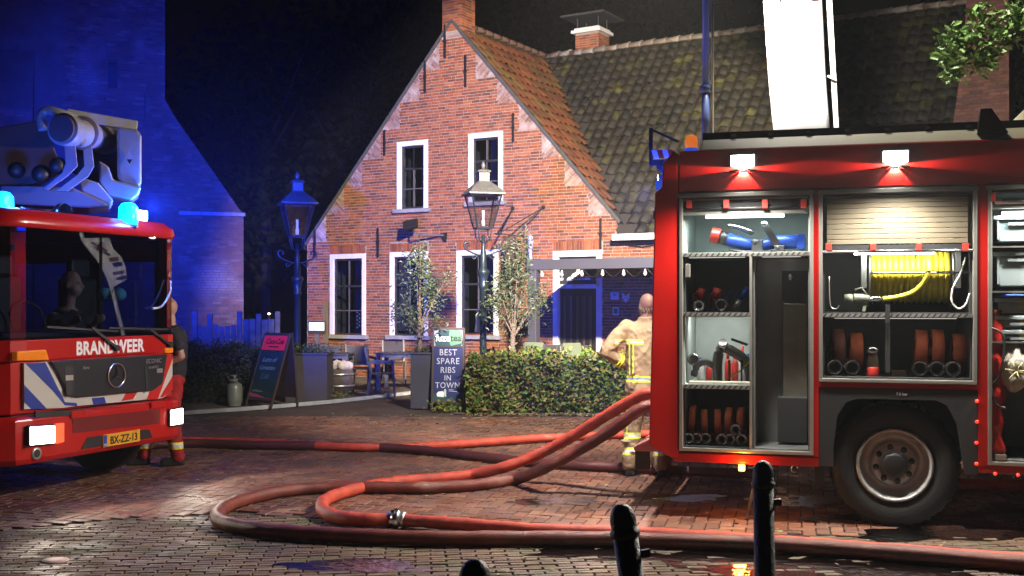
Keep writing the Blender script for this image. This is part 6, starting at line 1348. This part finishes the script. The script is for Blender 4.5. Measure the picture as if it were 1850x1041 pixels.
# ================================================================== hoses on the street
def hosething(pts,r,m,lab,n=10,coup=None):
    o=Vector((pts[0].x,pts[0].y,0)); H_=thing('fire_hose',lab,'fire hose',o,0,'fire hoses across the street'); sp=smooth_pts(pts,9)
    b=MB(); b.tube([p-o for p in sp],[r*(1+.04*math.sin(i*.9)+.03*math.sin(i*2.3)) for i in range(len(sp))],n+6); b.build('hose',m,H_)
    return H_,o
zr=.057
g_=lambda x,y: G(x,y,zr)
tr0=tw(-1.86,.95,.93); tr1=tw(-1.86,1.0,.80)
H1,o1=hosething([tr0,D(1165,712,10.1),D(1100,748,10.35),D(1040,785,10.6),D(970,822,10.75),D(905,846,10.75),g_(850,858),g_(780,865),g_(720,870),g_(660,880),g_(612,893),g_(585,906),g_(584,922),g_(610,934),g_(660,939),g_(706,939)],.054,'hose','bright red hose sagging from the engine rear, upper of the two')
H2,o2=hosething([g_(728,940),g_(800,945),g_(880,951),g_(960,957),g_(1080,961),g_(1200,966),g_(1400,979),g_(1600,994),g_(1850,1013),g_(2050,1032)],.050,'hose','red hose beyond the steel coupling, running right against the dark hose')
H3,o3=hosething([tr1,D(1165,736,10.0),D(1100,780,10.1),D(1040,816,10.2),D(985,845,10.25),g_(930,866),g_(860,876),g_(770,881),g_(680,881),g_(600,881),g_(540,884),g_(480,893),g_(425,908),g_(397,924),g_(394,938),g_(420,949),g_(480,958),g_(560,964),g_(680,970),g_(800,973),g_(950,973),g_(1100,974),g_(1250,978),g_(1400,984),g_(1600,998),g_(1850,1019),g_(2050,1040)],.056,'hose_mud','long brown hose looping back at the left and crossing the whole foreground')
H4,o4=hosething([g_(240,806),g_(345,801),g_(460,804),g_(600,806),g_(700,809),g_(780,815),g_(860,824),g_(950,834),g_(1050,841),g_(1150,846),g_(1260,852),g_(1400,858)],.052,'hose_dark','dark wet hose crossing the middle of the street behind the loop')
H5,o5=hosething([g_(250,800),g_(350,797),g_(460,799),g_(560,805),g_(640,808),g_(720,808),g_(800,804),g_(880,799),g_(960,793),g_(1060,788),g_(1140,785),g_(1260,782)],.050,'hose','far red hose lying straight towards the legs of the bald firefighter')
H6,o6=hosething([g_(1560,872),g_(1700,874),g_(1850,876),g_(2050,880)],.055,'hose','short stretch of red hose visible under the engine, right of the wheel')
p=G(717,939,.057); d=(G(728,940,.057)-G(706,939,.057)).normalized(); CP=thing('hose_joint','steel coupling joining the two lengths of red hose on the paving','hose coupling',(p.x,p.y,0))
b=MB(); c=Vector((0,0,.057)); b.cyl(c-d*.075,c-d*.03,.064,.066,20); b.cyl(c+d*.03,c+d*.075,.066,.064,20); b.build('ferrule','alu',CP); b=MB(); b.cyl(c-d*.029,c+d*.029,.075,.075,20); b.build('locking_ring','chrome',CP)
for k in range(6):
    a=k*PI/3; q=Vector((-d.y,d.x,0))*math.cos(a)+Vector((0,0,1))*math.sin(a); b=MB(); b.bar(c+q*.07-d*.02,c+q*.088-d*.02,.022,.03); b.build('lug','chrome',CP)
# ================================================================== banners behind the right engine
dB=14.; wc_=plain('banner_cloth',(.82,.82,.82),.7,var=.04)
p=D(1512,238,dB); BN=thing('tall_banner','overexposed tall white banner on a dark pole behind the right engine','banner',(p.x,p.y,0))
def bl(x,y,dy=0): return D(x,y,dB)+Vector((0,dy,0))-Vector((p.x,p.y,0))
b=MB(); vs=[];n=14;mrows=18
for j in range(mrows+1):
    t=j/mrows; y=238-560*t; xl=1398-43*t; xr=1497-30*t
    for i in range(n+1): u=i/n; vs.append(bl(xl+(xr-xl)*u,y+(-5*u),.05*math.sin(u*5+t*4)+.03*math.sin(t*11)))
b.add(vs,[(j*(n+1)+i,j*(n+1)+i+1,(j+1)*(n+1)+i+1,(j+1)*(n+1)+i) for j in range(mrows) for i in range(n)],True); cl=b.build('cloth',wc_,BN,fix=False); sm_=cl.modifiers.new('solid','SOLIDIFY'); sm_.thickness=.004
b=MB(); b.add([bl(1508,234,.03),bl(1517,233,.03),bl(1487,-320,.03),bl(1475,-320,.03)],[(0,1,2,3)]); sv=b.build('sleeve_strip',wc_,BN,fix=False); sm_=sv.modifiers.new('solid','SOLIDIFY'); sm_.thickness=.004
b=MB(); b.cyl(bl(1502,900,.06)*1,bl(1476,-330,.06),.028,.022,10); b.build('pole','black',BN); b=MB(); b.box(-.0,.0,0,0,0,0) if 0 else b.bar(bl(1494,138,-.02),bl(1508,144,-.02),.03,.02); b.build('clip','white',BN)
t_=text('AS',.62,plain('faded_red_print',(.55,.06,.05),.6),BN,bl(1440,1,-.12),(PI/2,0,0),sx=.8)
# feather flag whose image stands in the windscreen
def mir(px,py,dv):
    v=LTI@D(px,py,dv); return LTM@Vector((v.x,.02-v.y,v.z))
q=mir(226,612,19.5); FL=thing('feather_flag','white feather flag on a white pole behind the engine, mirrored in the left windscreen','flag',(q.x,q.y,0))
FO=Vector((q.x,q.y,0)); poleL=[mir(*a) -FO for a in ((226,640,19.5),(222,600,19.5),(214,570,19.5),(207,540,19.5),(197,505,19.5),(182,475,19.5),(162,450,19.5),(150,432,19.5),(147,420,19.5))]
poleL=[Vector((poleL[0].x,poleL[0].y,0))]+poleL; b=MB(); b.tube(smooth_pts(poleL,5),.035,10); b.build('pole',plain('banner_cloth',(.8,.8,.8)),FL)
out=[(150,432),(160,447),(175,465),(190,490),(200,520),(203,520+0),(203,510),(229,502),(226,480),(218,462),(203,452),(197,432)]
P=[mir(x,y,19.5)-FO for x,y in ((152,430),(163,446),(180,466),(194,490),(203,520),(229,505),(227,482),(219,464),(205,450),(197,430))]
c=sum(P,Vector())/len(P); b=MB(); b.add(P+[c],[(i,(i+1)%len(P),len(P)) for i in range(len(P))]); b.build('cloth',plain('banner_cloth',(.8,.8,.8)),FL,fix=False)
for poly in (((196,468),(201,465),(214,464),(215,471),(200,474)),((203,492),(224,488),(225,494),(205,498)),((165,436),(195,452),(192,455),(163,439)),((185,433),(177,453),(174,452),(182,432))):
    P=[mir(x,y,19.4)-FO for x,y in poly]; b=MB(); b.add(P,[tuple(range(len(P)))]); b.build('flag_print',plain('purple_print',(.15,.06,.12),.6),FL,fix=False)
lamp('SPOT','mast_spot_near',tw(mx_+.38,.99,6.82),LP['mast_c'],(1,.95,.88),Vector((4.2,12.4,3.6)),.12,125,.6)
print('flag at',q, CX+F*q.x/q.y)
# ================================================================== thin haze box added so the beacons glow in the air
hz=MB(); hz.box(-32,26,-6,75,-1.0,27); 
me=bpy.data.meshes.new('haze'); me.from_pydata(hz.v,[],hz.f); h=bpy.data.objects.new('haze',me); COL.objects.link(h); h['kind']='stuff'
m=bpy.data.materials.new('haze_air'); m.use_nodes=True; N=m.node_tree.nodes; N.remove(N['Principled BSDF']); v=N.new('ShaderNodeVolumePrincipled'); v.inputs['Color'].default_value=(.8,.85,.9,1); v.inputs['Density'].default_value=.0011; v.inputs['Anisotropy'].default_value=.3
m.node_tree.links.new(v.outputs[0],[n for n in N if n.type=='OUTPUT_MATERIAL'][0].inputs['Volume']); me.materials.append(m)
